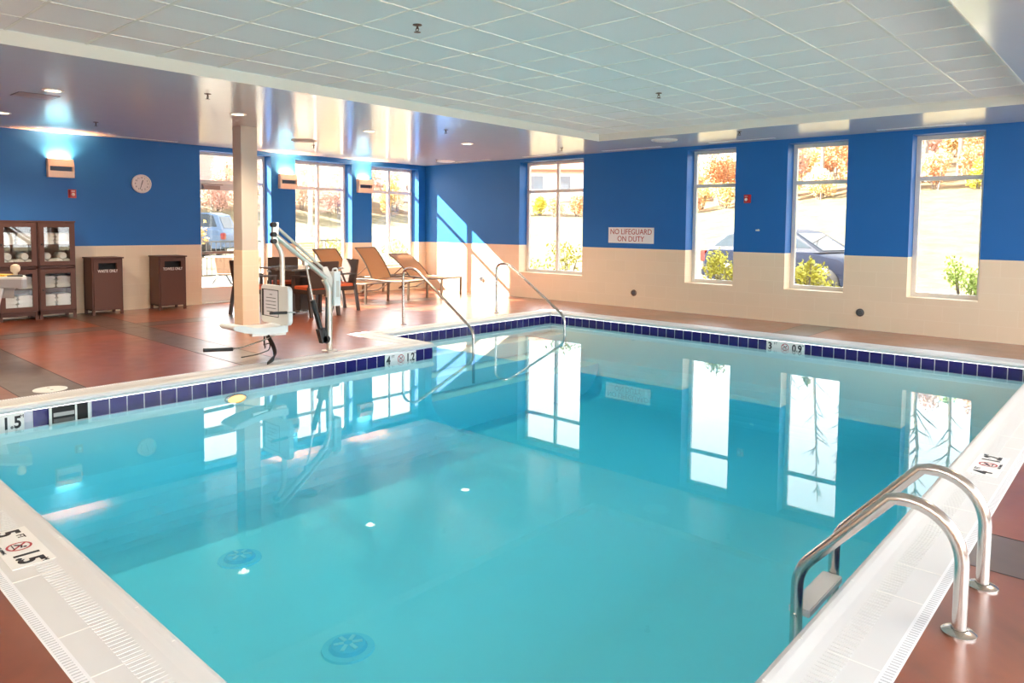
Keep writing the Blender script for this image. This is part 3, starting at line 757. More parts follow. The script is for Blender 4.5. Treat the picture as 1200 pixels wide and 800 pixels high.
MB().box(-.025, -.32, .965, .025, -.275, 1.03).build('actuator_mount', LIFTW, t)
b = MB().rbox(-.06, .035, .50, .05, .125, .88, .015, 'z'); bat = b.build('battery_box', WHITEP, t)
MB().tube(smooth_path([(0, .05, .87), (0, .05, .915), (0, .11, .915), (0, .11, .87)], .03), .010, 8).build('battery_handle', WHITEP, bat, smooth=True)
MB().box(.05, .06, .60, .053, .10, .78).build('battery_label', mat('label_tan', (.62, .55, .48), .6), bat)
MB().tube(smooth_path([(0, .06, .50), (0, .03, .40), (0, -.03, .30), (0, -.05, .18)], .05), .006, 6).build('power_cable', BLACKP, t, smooth=True)
# seat (local frame: facing f, side s)
fx = Vector((0, -1, 0)); sv = Vector((-fx.y, fx.x, 0)); up = Vector((0, 0, 1)); o0 = Vector((0, -.57, 0))
def Q(f_, s_, z_): return o0 + fx * f_ + sv * s_ + up * z_
def oriented(mb_): return mb_
b = MB().rbox(-.275, -.20, 0, .275, .20, .05, .05, 'z', 5)
mt = Matrix.Translation(Q(.045, 0, .565)) @ Matrix((sv, up, fx)).transposed().to_4x4()
b.v = [tuple(mt @ Vector(v)) for v in b.v]; bk = b.build('seat_back', WHITEP, t, bevel=.006)
b = MB().box(-.25, -.13, .0505, .085, .155, .0525); b.v = [tuple(mt @ Vector(v)) for v in b.v]; b.build('notice_border', INK, bk)
b = MB().box(-.205, -.122, .053, .077, .147, .054); b.v = [tuple(mt @ Vector(v)) for v in b.v]; b.build('notice_sheet', PAPER, bk)
b = MB()
for k, (x0, x1) in enumerate(((-.02, .03), (-.08, .09), (-.09, .09), (-.09, .09), (-.085, .09), (-.07, .085))): b.box(x0 * 1.15 - .065, .100 - k * .036, .0541, x1 * 1.15 - .065, .106 - k * .036, .0546)
b.v = [tuple(mt @ Vector(v)) for v in b.v]; b.build('notice_lines', INK, bk)
prof = [(-.03, .27), (-.03, .345), (.10, .335), (.32, .345), (.48, .385), (.56, .385), (.575, .365), (.54, .335), (.42, .30), (.20, .265)]
b = MB(); n = len(prof)
b.add([Q(f_, -.25, z_) for f_, z_ in prof] + [Q(f_, .06, z_) for f_, z_ in prof], [tuple(range(n)), tuple(range(n, 2 * n))] + [(i, (i + 1) % n, (i + 1) % n + n, i + n) for i in range(n)])
b.build('seat_pan', WHITEP, t, bevel=.006)
MB().bar(Q(-.02, 0, .255), Q(.36, 0, .275), .06, .03).build('seat_rail', LIFTW, t)
b = MB().tube(smooth_path([Q(.02, .20, .50), Q(.02, .285, .50), Q(.04, .29, .505), Q(.16, .28, .51)], .02), .007, 8)
ar = b.build('armrest', STEEL, t, smooth=True); MB().tube([Q(.12, .283, .508), Q(.30, .275, .515)], .015, 10).build('armrest_grip', BLACKP, ar, smooth=True)
lr = MB().tube(smooth_path([Q(.12, .06, .25), Q(.30, .04, .20), Q(.46, .0, .155), Q(.58, -.02, .150)], .12), .007, 8).build('leg_rest', STEEL, t, smooth=True)
MB().tube([Q(.55, -.01, .150), Q(.83, -.04, .170)], .019, 10).build('leg_rest_grip', BLACKP, lr, smooth=True)
def strap(pts, w, tk):
    b = MB(); pts = smooth_path(pts, .08, 5)
    for i in range(len(pts) - 1): b.bar(pts[i], pts[i + 1] + (pts[i + 1] - pts[i]) * .1, w, tk, tuple(fx))
    return b
strap([(.02, -.76, .26), (.08, -.72, .14), (.13, -.73, .05), (.26, -.89, .006)], .065, .008).build('lap_strap', BLACKP, t)
strap([Q(.20, -.02, .27), Q(.18, -.06, .14), Q(.14, -.12, .10), Q(.10, -.17, .11)], .026, .005).build('lap_strap', BLACKP, t)
MB().tube(smooth_path([Q(.13, -.16, .13), Q(.02, -.22, .13), Q(.02, -.24, .05), Q(.18, -.19, .03), Q(.40, -.12, .035)], .06), .006, 6).build('strap_tail', BLACKP, t, smooth=True)

# ------------------------------------------------------------------ towel cabinets, bins
def cabinet(y0, lab):
    w, dp, h = .475, .395, 1.42
    t = thing('towel_cabinet', lab, 'cabinet', (.012, y0, 0), 0, 'brown glass-fronted towel cabinets')
    b = MB(); b.box(0, 0, .10, .012, w, h - .02); b.box(0, 0, .06, dp, .02, h - .02); b.box(0, w - .02, .06, dp, w, h - .02)
    b.box(0, 0, .10, dp, w, .125); b.box(0, 0, .735, dp, w, .765); b.box(-.005, -.008, h - .022, dp + .015, w + .008, h)
    for yy in (0, w - .04): b.box(dp - .04, yy, 0, dp, yy + .04, .10); b.box(0, yy, 0, .04, yy + .04, .10)
    b.box(dp - .03, .04, .065, dp - .015, w - .04, .10)
    b.build('cabinet_body', BROWN, t)
    for z in (.43, 1.06): MB().box(.014, .022, z, dp - .05, w - .022, z + .018).build('shelf', BROWN, t)
    for z0, z1 in ((.13, .725), (.775, h - .03)):
        f = .062; q0, q1 = dp + .002, dp + .024
        b = MB(); b.box(q0, .012, z0, q1, .012 + f, z1); b.box(q0, w - .012 - f, z0, q1, w - .012, z1); b.box(q0, .012 + f, z0, q1, w - .012 - f, z0 + f); b.box(q0, .012 + f, z1 - f, q1, w - .012 - f, z1)
        d = b.build('door', BROWN, t)
        MB().box(dp + .008, .05, z0 + .04, dp + .012, w - .05, z1 - .04).build('door_pane', CABGLASS, d)
        MB().lathe([(.006, 0), (.006, .012), (.013, .018), (.010, .026), (0, .028)], (q1, .012 + f * .5, (z0 + z1) / 2), 12, 'x').build('knob', BLACKP, d, smooth=True)
CABY = (-7.665, -8.150)
cabinet(CABY[0], 'brown cabinet of towels with glass doors, the one next to the waste bin')
cabinet(CABY[1], 'brown cabinet of towels with glass doors, cut off by the left edge of the view')
def towel(y, z, w, h, rolled, lab, grp):
    if rolled:
        b = MB(); b.lathe([(.0, -.15), (.045, -.15), (.052, -.13), (.052, .13), (.045, .15), (0, .15)], (0, 0, .052), 14, 'x')
        ob_ = b.build('rolled_towel', TOWEL, None, (.185, y, z), smooth=True)
    else:
        b = MB().rbox(-.15, -w / 2, 0, .15, w / 2, h, min(h * .48, .03), 'x', 4); ob_ = b.build('folded_towel', TOWEL, None, (.19, y, z), smooth=True)
    tag(ob_, lab, 'towel', grp)
for ci, (cy, who) in enumerate(((CABY[0], 'right'), (CABY[1], 'left'))):
    for z, shelf, roll in ((.126, 'bottom shelf behind the lower door', False), (.449, 'second shelf behind the lower door', False), (.766, 'third shelf behind the upper door', True), (1.079, 'top shelf behind the upper door', False)):
        lab = ('white rolled towel' if roll else 'white folded towel') + ' on the %s of the %s cabinet' % (shelf, who)
        grp = 'towels on the %s of the %s cabinet' % (shelf, who)
        for c in range(2):
            yy = cy + .135 + c * .205
            if roll:
                for k, (dy, dz) in enumerate(((-.05, 0), (.05, 0), (0, .088))): towel(yy + dy * 1.02, z + .002 + dz, 0, 0, True, lab, grp)
            else:
                for k in range(4 if z < .2 else 3): towel(yy + random.uniform(-.006, .006), z + .001 + k * .056, .19, .054, False, lab, grp)

def bin_(y0, lab, word):
    w, dp, h = .43, .36, .875
    t = thing('waste_bin', lab, 'bin', (.085, y0, 0), 0, 'brown cabinet bins by the left wall')
    b = MB(); b.box(.0, .0, .07, .018, w, h - .02); b.box(0, 0, .07, dp, .018, h - .02); b.box(0, w - .018, .07, dp, w, h - .02); b.box(0, 0, .07, dp, w, .09)
    for yy in (0, w - .035):
        for xx in (0, dp - .035): b.box(xx, yy, 0, xx + .035, yy + .035, .07)
    b.build('bin_body', BROWN, t)
    MB().box(-.012, -.014, h - .02, dp + .03, w + .014, h).build('bin_top', BROWN, t, bevel=.003)
    b = MB(); a0, a1, z0, z1 = .085, w - .085, .69, .79
    b.box(dp, .020, .085, dp + .018, w - .020, z0); b.box(dp, .02, z1, dp + .018, w - .02, h - .03); b.box(dp, .02, z0, dp + .018, a0, z1); b.box(dp, a1, z0, dp + .018, w - .02, z1)
    d = b.build('door', BROWN, t)
    MB().box(dp - .12, a0 - .02, z0 - .03, dp - .1, a1 + .02, z1 + .03).build('opening_back', BLACKV, t)
    text('bin_text', word, .062, mat('bin_lettering', (.80, .76, .72), .6), d, frame((dp + .0185, w / 2, .665), (0, 1, 0), (0, 0, 1)), .0008, sx=.72)
    if word.startswith('WASTE'): MB().lathe([(.009, 0), (.009, .012), (0, .016)], (dp - .05, w, .76), 10, 'y').build('latch', BLACKP, t)
bin_(-6.985, 'brown bin with slot reading WASTE ONLY, beside the towel cabinets', 'WASTE ONLY')
bin_(-6.015, 'brown bin with slot reading TOWELS ONLY, under the clock near the glass door', 'TOWELS ONLY')

# ------------------------------------------------------------------ low grey stand cut off at the left edge
t = thing('drink_stand', 'grey and white stand with yellow tray and cream knob at the left edge', 'stand', (3.78, -8.67, 0), math.radians(221.9))
def slab(g, z0, z1):
    return MB().prism([(.03 - g, 0 + g), (1.15 + g, 0 + g), (1.15 + g, -.30 - g), (.24 - g, -.30 - g), (.19 - g, -.27 - g), (-.0 - g, -.03 + g)], z0, z1, 'xy')
slab(0, .725, .815).build('stand_top', GREYP, t, bevel=.006)
slab(.006, .815, .84).build('top_rim', WHITEP, t, bevel=.004)
MB().prism([(.14, -.04), (.34, -.04), (.40, -.22), (.26, -.22)], .62, .725, 'xy').build('under_box', mat('stand_box', (.30, .28, .27), .5), t)
for x0, sg in ((.0, 1), (1.15, -1)):
    MB().prism([(x0 + sg * .235, .725), (x0 + sg * .43, 0), (x0 + sg * .56, 0), (x0 + sg * .45, .725)], -.035, -.004, 'xz').build('leg', WHITEP, t, bevel=.004)
b = MB().box(.24, -.24, .8405, .62, -.05, .855); b.build('yellow_tray', mat('yellow_plastic', (.72, .42, .03), .5), t, bevel=.004)
MB().prism([(.05, -.05), (.22, -.05), (.22, -.19), (.15, -.19)], .8405, .853, 'xy').build('dark_tray', BLACKP, t, bevel=.004)
MB().lathe([(.018, .853), (.020, .875), (.040, .895), (.044, .93), (.036, .955), (.014, .966), (0, .967)], (.155, -.09, 0), 18).build('knob', mat('cream_knob', (.72, .58, .42), .4), t, smooth=True)

# ------------------------------------------------------------------ table and chairs
TX, TY = 2.02, -4.40
t = thing('dining_table', 'square dark table with smoked glass top on a post, between the column and the loungers', 'table', (TX, TY, 0))
MB().box(-.462, -.462, .700, .462, .462, .711).build('glass_top', TABLEG, t)
b = MB(); f = .474
b.box(-f, -f, .688, f, -f + .012, .714); b.box(-f, f - .012, .688, f, f, .714); b.box(-f, -f + .012, .688, -f + .012, f - .012, .714); b.box(f - .012, -f + .012, .688, f, f - .012, .714)
b.box(-f + .012, -.03, .67, f - .012, .03, .699); b.box(-.03, -f + .012, .669, .03, f - .012, .698)
b.build('top_frame', mat('table_steel', (.62, .60, .57), .25, metal=.9), t)
MB().box(-.085, -.085, .03, .085, .085, .665).build('post', WOODARM, t, bevel=.005)
b = MB(); b.box(-.25, -.25, .0, .25, .25, .018); b.box(-.14, -.14, .018, .14, .14, .03); b.build('base_plate', STEEL, t, bevel=.004)
def make_chair(lab):
    t = thing('patio_armchair', lab, 'chair', (0, 0, 0), 0, 'dark wicker armchairs at the table')     # faces +y
    w = .25
    MB().box(-w, -.22, .34, w, .25, .405).build('seat', WICK, t, bevel=.008)
    MB().rbox(-w + .015, -.19, .406, w - .015, .24, .452, .03, 'z', 4).build('seat_cushion', ORANGE, t, bevel=.012)
    b = MB(); b.prism([(-.22, .43), (-.175, .43), (-.235, .84), (-.28, .84)], -w, w, 'yz'); b.build('backrest', WICK, t, bevel=.008)
    for sx_ in (-1, 1):
        MB().bar((sx_ * (w - .01), .235, 0), (sx_ * (w - .01), .235, .60), .04, .04).build('leg', WOODARM, t)
        MB().bar((sx_ * (w - .01), -.27, 0), (sx_ * (w - .01), -.20, .45), .045, .045).build('leg', WOODARM, t)
        MB().bar((sx_ * (w - .005), .262, .605), (sx_ * (w - .005), -.225, .615), .05, .028).build('armrest', WOODARM, t)
    return t
ch = make_chair('dark wicker armchair with orange seat, its back just right of the white lift battery')
ch.location = (2.28, -3.92, 0); ch.rotation_euler.z = math.radians(172)
for x, y, rz, lab in ((2.63, -4.55, 90, 'dark wicker armchair with its back to the camera, behind the pool lift mast'),
                      (1.34, -4.32, -116, 'dark wicker armchair across the table, facing the camera behind the lift hanger tube'),
                      (1.94, -5.20, -4, 'dark wicker armchair just right of the square column')):
    rename_copy(ch, (x, y, 0), math.radians(rz), lab)

# ------------------------------------------------------------------ loungers (head towards the left wall, -x)
def lounger(x, y, rz, ang, lab, hinge=-.90, w=.31):
    t = thing('sun_lounger', lab, 'sun lounger', (x, y, 0), math.radians(rz), 'tan mesh loungers by the windows')   # foot end at x=0
    z = .36; hx = hinge; L = .72
    back = [(hx - L * u * math.cos(ang + .18 * (.5 - u)), z + .012 + L * u * math.sin(ang + .18 * (.5 - u))) for u in [i / 10 for i in range(11)]]
    bx, bz = back[-1]
    for sy in (-1, 1):
        MB().tube(smooth_path([(.0, sy * w, z - .01), (-.45, sy * w, z - .03), (hx, sy * w, z), (hx - .80, sy * w, z - .02)], .2), .017, 10).build('side_rail', BRONZE, t, smooth=True)
        MB().tube([(p[0] + .004, sy * (w - .016), p[1] - .006) for p in back], .014, 8).build('back_rail', BRONZE, t, smooth=True)
        MB().bar((-.03, sy * w, 0), (-.02, sy * w, z), .035, .035).build('leg', BRONZE, t)
        MB().bar((hx - .72, sy * w, 0), (hx - .70, sy * w, z), .035, .035).build('leg', BRONZE, t)
    for q0, q1, q2 in ((0, z - .01, w), (hx - .78, z - .02, w), (bx, bz - .006, w - .016)):
        MB().tube([(q0, -q2, q1), (q0, q2, q1)], .0135, 8).build('cross_tube', BRONZE, t, smooth=True)
    def sheet(nm, pts, half):
        b = MB(); n = len(pts)
        b.add([(p[0], s * half, p[1]) for s in (-1, 1) for p in pts] + [(p[0], s * half, p[1] - .006) for s in (-1, 1) for p in pts],
              [(i, i + 1, n + i + 1, n + i) for i in range(n - 1)] + [(2 * n + i, 3 * n + i, 3 * n + i + 1, 2 * n + i + 1) for i in range(n - 1)]
              + [(i, 2 * n + i, 2 * n + i + 1, i + 1) for i in range(n - 1)] + [(n + i, n + i + 1, 3 * n + i + 1, 3 * n + i) for i in range(n - 1)]
              + [(0, n, 3 * n, 2 * n), (n - 1, 3 * n - 1, 4 * n - 1, 2 * n - 1)])
        return b.build(nm, SLING, t, smooth=True)
    seat = [(-.01 + (hx + .02) * i / 12, z + .004 - .02 * math.sin(PI * i / 12)) for i in range(13)]
    sheet('seat_sling', seat, w - .004)
    sheet('back_sling', back, w - .008)
    b = MB()
    for sy in (-1, 1): b.bar((hx - .28 * math.cos(ang), sy * (w - .05), z + .28 * math.sin(ang)), (hx - .52, sy * (w - .05), z - .03), .02, .012)
    b.build('back_strut', BRONZE, t)
    b = MB()
    for sy in (-1, 1): b.bar((hx + .15, sy * (w - .04), z - .02), (hx - .30, sy * (w - .04), .10), .03, .02)
    b.tube([(hx - .30, -w + .03, .10), (hx - .30, w - .03, .10)], .012, 8)
    b.build('under_brace', BRONZE, t)
lounger(1.80, -2.70, 12, math.radians(58), 'tan mesh lounger with raised back nearest the table, partly behind the chairs')
lounger(1.86, -1.78, 14, math.radians(60), 'tan mesh lounger in the middle of the three, its raised back overlapping the corner window')
lounger(1.72, -.78, 8, math.radians(42), 'tan mesh lounger nearest the corner, with its back lowered halfway')

# ------------------------------------------------------------------ outdoors
GRASS = mat('dry_grass', (.105, .080, .034), .95, noise=.9, nscale=1.6, bump=.8, bscale=9)
PAVE = mat('pale_paving', (.24, .22, .20), .9, noise=.06, nscale=2)
BARK = mat('bare_bark', (.20, .16, .13), .9, noise=.2, nscale=9)
LEAF = {'yellow': mat('yellow_green_leaf', (.50, .46, .05), .7, noise=.5, nscale=3), 'pale': mat('pale_leaf', (.78, .60, .48), .8, noise=.3, nscale=2), 'green': mat('green_leaf', (.30, .40, .08), .7, noise=.4, nscale=3),
        'rust': mat('rust_leaf', (.52, .24, .11), .8, noise=.4, nscale=2), 'ochre': mat('ochre_leaf', (.60, .42, .18), .8, noise=.4, nscale=2), 'pink': mat('pinkish_leaf', (.60, .36, .28), .8, noise=.4, nscale=2)}
def hz(x, y):                            # terrain height
    def rise(d):
        if d < 11: return 0
        if d < 27: return 3.3 * ((d - 11) / 16) ** 1.25
        return 3.3 + (d - 27) * .24
    a = rise(y) * (1 - .35 * max(0, min(1, (2 - x) / 12)))
    b = rise(-x - 8) * .80 + .014 * (-x - 8) if x < -8 else 0
    return -.14 + max(a, b)
mb = MB(); gx = sorted([-70 + 2.0 * i for i in range(56)] + [-.29, X1 + .29]); gy = sorted([-40 + 2.0 * i for i in range(62)] + [Y0 - .29, .29])
def skipcell(i, j): return -.3 <= gx[i] < X1 + .28 and Y0 - .3 <= gy[j] < .28
vs = [(x, y, hz(x, y) + (random.uniform(-.05, .05) if (y > 12 or x < -18) else 0)) for x in gx for y in gy]; ny = len(gy)
fs = [(i * ny + j, (i + 1) * ny + j, (i + 1) * ny + j + 1, i * ny + j + 1) for i in range(len(gx) - 1) for j in range(ny - 1) if not skipcell(i, j)]
mb.add(vs, fs)
for i_, f_ in enumerate(mb.f):
    cx_ = sum(vs[j][0] for j in f_) / 4; cy_ = sum(vs[j][1] for j in f_) / 4
    mb.m[i_] = 1 if cy_ > 27 or cx_ < -31 else 0
BRUSH = mat('brush_covered_ground', (.13, .080, .034), .95, noise=.85, nscale=3.5, bump=1.0, bscale=5)
g = mb.build('hillside_ground', [GRASS, BRUSH], smooth=True); struct(g)
b = MB(); b.box(-7.5, -12, -.20, -.3, 6, -.12); b.box(-7.5, 3.6, -.20, 16, 9.4, -.125); b.box(X1 + .3, -20, -.20, 24, 3.6, -.125); b.box(-.3, -20, -.20, X1 + .3, Y0 - .3, -.125); b.build('outdoor_paving', PAVE)['kind'] = 'structure'

def leaves(mb, c, r, n, size, squash=1.):
    for _ in range(n):
        while True:
            p = Vector((random.uniform(-1, 1), random.uniform(-1, 1), random.uniform(-1, 1)))
            if .25 < p.length < 1: break
        p = Vector((p.x * r[0], p.y * r[1], p.z * r[2])) + Vector(c)
        a = Vector((random.gauss(0, 1), random.gauss(0, 1), random.gauss(0, 1))).normalized(); bb = a.orthogonal().normalized()
        s = size * random.uniform(.6, 1.3)
        mb.add([p - a * s, p + bb * s * .45, p + a * s, p - bb * s * .45], [(0, 1, 2, 3)])
def bush(x, y, h, r, n, size, kind, lab, cat='bush', name='leafy_bush', group=None, nst=9):
    z0 = hz(x, y) - .02
    t = thing(name, lab, cat, (x, y, z0), 0, group)
    b = MB(); cl = MB()
    for k in range(nst):
        a = random.uniform(0, 2 * PI); q = r * random.uniform(.2, .95); hh = h * random.uniform(.6, 1)
        tip = Vector((q * math.cos(a), q * math.sin(a), hh)); b.tube([(tip.x * .12, tip.y * .12, 0), (tip.x * .5, tip.y * .5, hh * .55), tip], .008, 5, rad=[.010 * h, .008 * h, .003])
        leaves(cl, tip * .86, (r * .38, r * .38, h * .20), n // nst, size)
    cl.build('foliage', LEAF[kind], t); b.build('stems', BARK, t)
    return t
bush(6.32, 1.75, 1.15, .48, 800, .038, 'yellow', 'yellow-green bush outside the narrow window nearest the lifeguard sign')
bush(7.85, 1.9, .98, .50, 800, .038, 'yellow', 'yellow-green bush outside the middle narrow window, in front of the car bonnet')
bush(8.02, 1.35, 1.20, .12, 60, .05, 'yellow', 'thin yellow-leaved sprig standing up outside the middle narrow window', 'plant', 'leafy_sprig', nst=3)
bush(10.12, 2.1, 1.18, .42, 800, .036, 'green', 'green shrub outside the rightmost window')
bush(2.75, 1.7, 1.25, .60, 240, .045, 'yellow', 'sparse yellow-green shrub outside the right half of the four-pane window')
bush(1.7, 1.9, .95, .30, 60, .045, 'green', 'very sparse shrub outside the left half of the four-pane window')
bush(-12.3, -.1, 1.7, 1.0, 420, .10, 'ochre', 'dry orange shrub in front of the blue car seen through the glass door')
for k, (x, y) in enumerate(((-7.7, 1.7), (-7.5, 3.25), (-7.0, 4.75), (-5.9, 5.9), (-4.6, 6.7))):
    bush(x, y, 1.15, .75, 300, .075, 'yellow' if k % 2 else 'ochre', 'clipped yellowish hedge bush behind the patio railing outside the left windows', 'bush', 'hedge_bush', 'hedge bushes behind the patio railing')
# bare trees and thickets on the hill
def bare_tree(x, y, h, lab, grp):
    z0 = hz(x, y) - .1
    t = thing('bare_tree', lab, 'tree', (x, y, z0), 0, grp)
    lean = Vector((random.uniform(-.06, .06), random.uniform(-.06, .06), 1)); tr = MB(); br = MB(); r0 = h * .011
    pts = [lean * h * k / 6 + Vector((random.uniform(-.1, .1), random.uniform(-.1, .1), 0)) * (k > 0) for k in range(7)]
    tr.tube(pts, r0, 7, rad=[r0 * (1 - .13 * k) for k in range(7)]); tr.build('trunk', BARK, t, smooth=True)
    for k in range(26):
        u = random.uniform(.3, .98); p = pts[0].lerp(pts[6], u); a = random.uniform(0, 2 * PI); L = h * .15 * (1.15 - u)
        d = Vector((math.cos(a), math.sin(a), random.uniform(.5, 1.3))).normalized()
        e = p + d * L; br.tube([p, p + d * L * .5 + Vector((0, 0, .05 * L)), e], .02, 4, rad=[r0 * .35, r0 * .22, r0 * .08])
        for _ in range(3):
            d2 = (d + Vector((random.uniform(-.7, .7), random.uniform(-.7, .7), random.uniform(-.1, .6)))).normalized(); s = p + d * L * random.uniform(.35, .95)
            br.tube([s, s + d2 * L * .45], .01, 3, rad=[r0 * .14, r0 * .05])
    br.build('branches', BARK, t)
def thicket(x, y, h, r, kind, lab, grp, n=1500, sz=.065):
    t = thing('hill_thicket', lab, 'bush', (x, y, hz(x, y) - .15), 0, grp)
    cl = MB(); b = MB()
    for k in range(8):
        a = random.uniform(0, 2 * PI); q = r * random.uniform(0, .8); hh = h * random.uniform(.35, .85)
        c = Vector((q * math.cos(a), q * math.sin(a), hh)); b.tube([(c.x * .3, c.y * .3, 0), c], .03, 4)
        leaves(cl, c, (r * .45, r * .45, h * .30), n // 8, sz)
    cl.build('foliage', LEAF[kind], t); b.build('stems', BARK, t)
for k in range(19):
    x = -23.5 + k * 1.75 + random.uniform(-.12, .12); y = 27.6 + random.uniform(-.3, .5)
    thicket(x, y, random.uniform(1.3, 2.1), .82, ('ochre', 'rust', 'yellow', 'ochre', 'rust')[k % 5], 'autumn thicket along the top of the dry grass slope beyond the far wall', 'autumn thickets on the slope beyond the far wall')
for k in range(11):
    x = -18 + k * 2.6 + random.uniform(-.15, .15); y = 34.5 + random.uniform(-.5, .8)
    thicket(x, y, random.uniform(2.6, 3.6), 1.2, ('rust', 'ochre', 'pink')[k % 3], 'taller rust-coloured thicket on the hill beyond the grass slope', 'taller rust thickets on the hill', 2400, .085)
for k in range(12):
    x = -18.5 + k * 2.8 + random.uniform(-.1, .1); y = 40.5 + random.uniform(-.3, .4)
    thicket(x, y, random.uniform(2.0, 2.5), 1.3, ('ochre', 'pink', 'rust')[k % 3], 'farthest autumn thicket at the crest of the hill', 'farthest thickets at the hill crest', 2400, .10)
for k in range(11):
    x = -8.6 + k * 1.75 + random.uniform(-.1, .1); y = 29.5 + random.uniform(-.15, .15)
    thicket(x, y, random.uniform(1.3, 1.8), .8, ('ochre', 'pale', 'rust')[k % 3], 'pale autumn thicket in the second row up the slope beyond the far wall', 'second row of thickets up the slope')
for k in range(10):
    x = -16 + k * 2.7 + random.uniform(-.1, .1); y = 37.5 + random.uniform(-.2, .2)
    thicket(x, y, random.uniform(2.4, 3.0), 1.25, ('pale', 'ochre', 'rust')[k % 3], 'bushy autumn thicket just below the crest of the hill', 'thickets just below the hill crest', 2400, .09)
for k in range(9):
    x = -5.5 + k * 1.7; y = 31.1 + (k % 2) * .9
    bare_tree(x, y, random.uniform(8, 11.5), 'tall bare tree on the hill beyond the far wall', 'bare trees on the hill')
for k in range(12):
    x = -33 + random.uniform(-.5, .5) + (k % 2) * 1.5; y = 4 + k * 2.2 + random.uniform(-.1, .1)
    thicket(x, y, random.uniform(2.0, 3.4), 1.05, ('pale', 'ochre', 'pale', 'pink')[k % 4], 'pinkish autumn thicket on the slope beyond the left windows', 'autumn thickets beyond the left windows', 2200, .08)
for k in range(9):
    x = -36.2 + random.uniform(-.2, .2); y = 4 + k * 3.05
    thicket(x, y, random.uniform(3.0, 4.0), 1.4, ('pale', 'pink', 'pale')[k % 3], 'taller pale autumn thicket higher on the slope beyond the left windows', 'taller thickets beyond the left windows', 2400, .09)
for k in range(2):
    x = -40.5; y = 25.2 + k * 2.4
    bare_tree(x, y, random.uniform(8, 11), 'bare tree on the slope beyond the left windows', 'bare trees beyond the left windows')
# houses
def house(x, y, rz, L, D, hgt, lab, wallc, roofc):
    t = thing('house', lab, 'house', (x, y, hz(x, y) - .3), math.radians(rz))
    b = MB().box(-L / 2, -D / 2, -2.2, L / 2, D / 2, hgt); b.prism([(-D / 2, hgt), (D / 2, hgt), (0, hgt + D * .33)], -L / 2 + .05, L / 2 - .05, 'yz'); b.build('house_walls', wallc, t)
    b = MB()
    for s in (-1, 1): b.prism([(s * (D / 2 + .4), hgt - .2), (0, hgt + D * .33), (0, hgt + D * .33 + .18), (s * (D / 2 + .4), hgt - .02)], -L / 2 - .3, L / 2 + .3, 'yz')
    b.build('house_roof', roofc, t)
    wm_ = mat('house_window', (.18, .20, .24), .2); tm = mat('house_trim', (.85, .85, .85), .6)
    for s in (-1, 1):
        for k in range(4):
            xx = -L / 2 + L * (k + .5) / 4
            f_ = MB().box(xx - .65, s * D / 2, hgt * .3, xx + .65, s * (D / 2 + .05), hgt * .82).build('house_window', tm, t)
            MB().box(xx - .52, s * (D / 2 + .05), hgt * .34, xx + .52, s * (D / 2 + .07), hgt * .78).build('window_glass', wm_, f_)
    MB().box(L * .2, -.4, hgt + D * .2, L * .2 + .8, .4, hgt + D * .33 + .9).build('chimney', mat('chimney_brick', (.42, .18, .12), .9), t)
HW = mat('house_siding', (.40, .30, .27), .8, noise=.05, nscale=2); HW2 = mat('white_siding', (.78, .77, .75), .8); HR = mat('grey_shingle_roof', (.22, .24, .26), .9); HR2 = mat('red_brown_roof', (.40, .15, .09), .9)
house(-46.5, 17.6, 52, 11, 7, 2.6, 'pale house with grey roof on the slope, seen above the glass door', HW, HR)
house(-25.5, 39.5, 40, 9, 6, 2.5, 'distant white house with red-brown roof, in the right half of the four-pane window', HW2, HR2)
house(-39.5, 34.0, 40, 7, 6, 1.6, 'distant low white house above the slope, in the left half of the four-pane window', HW2, HR)

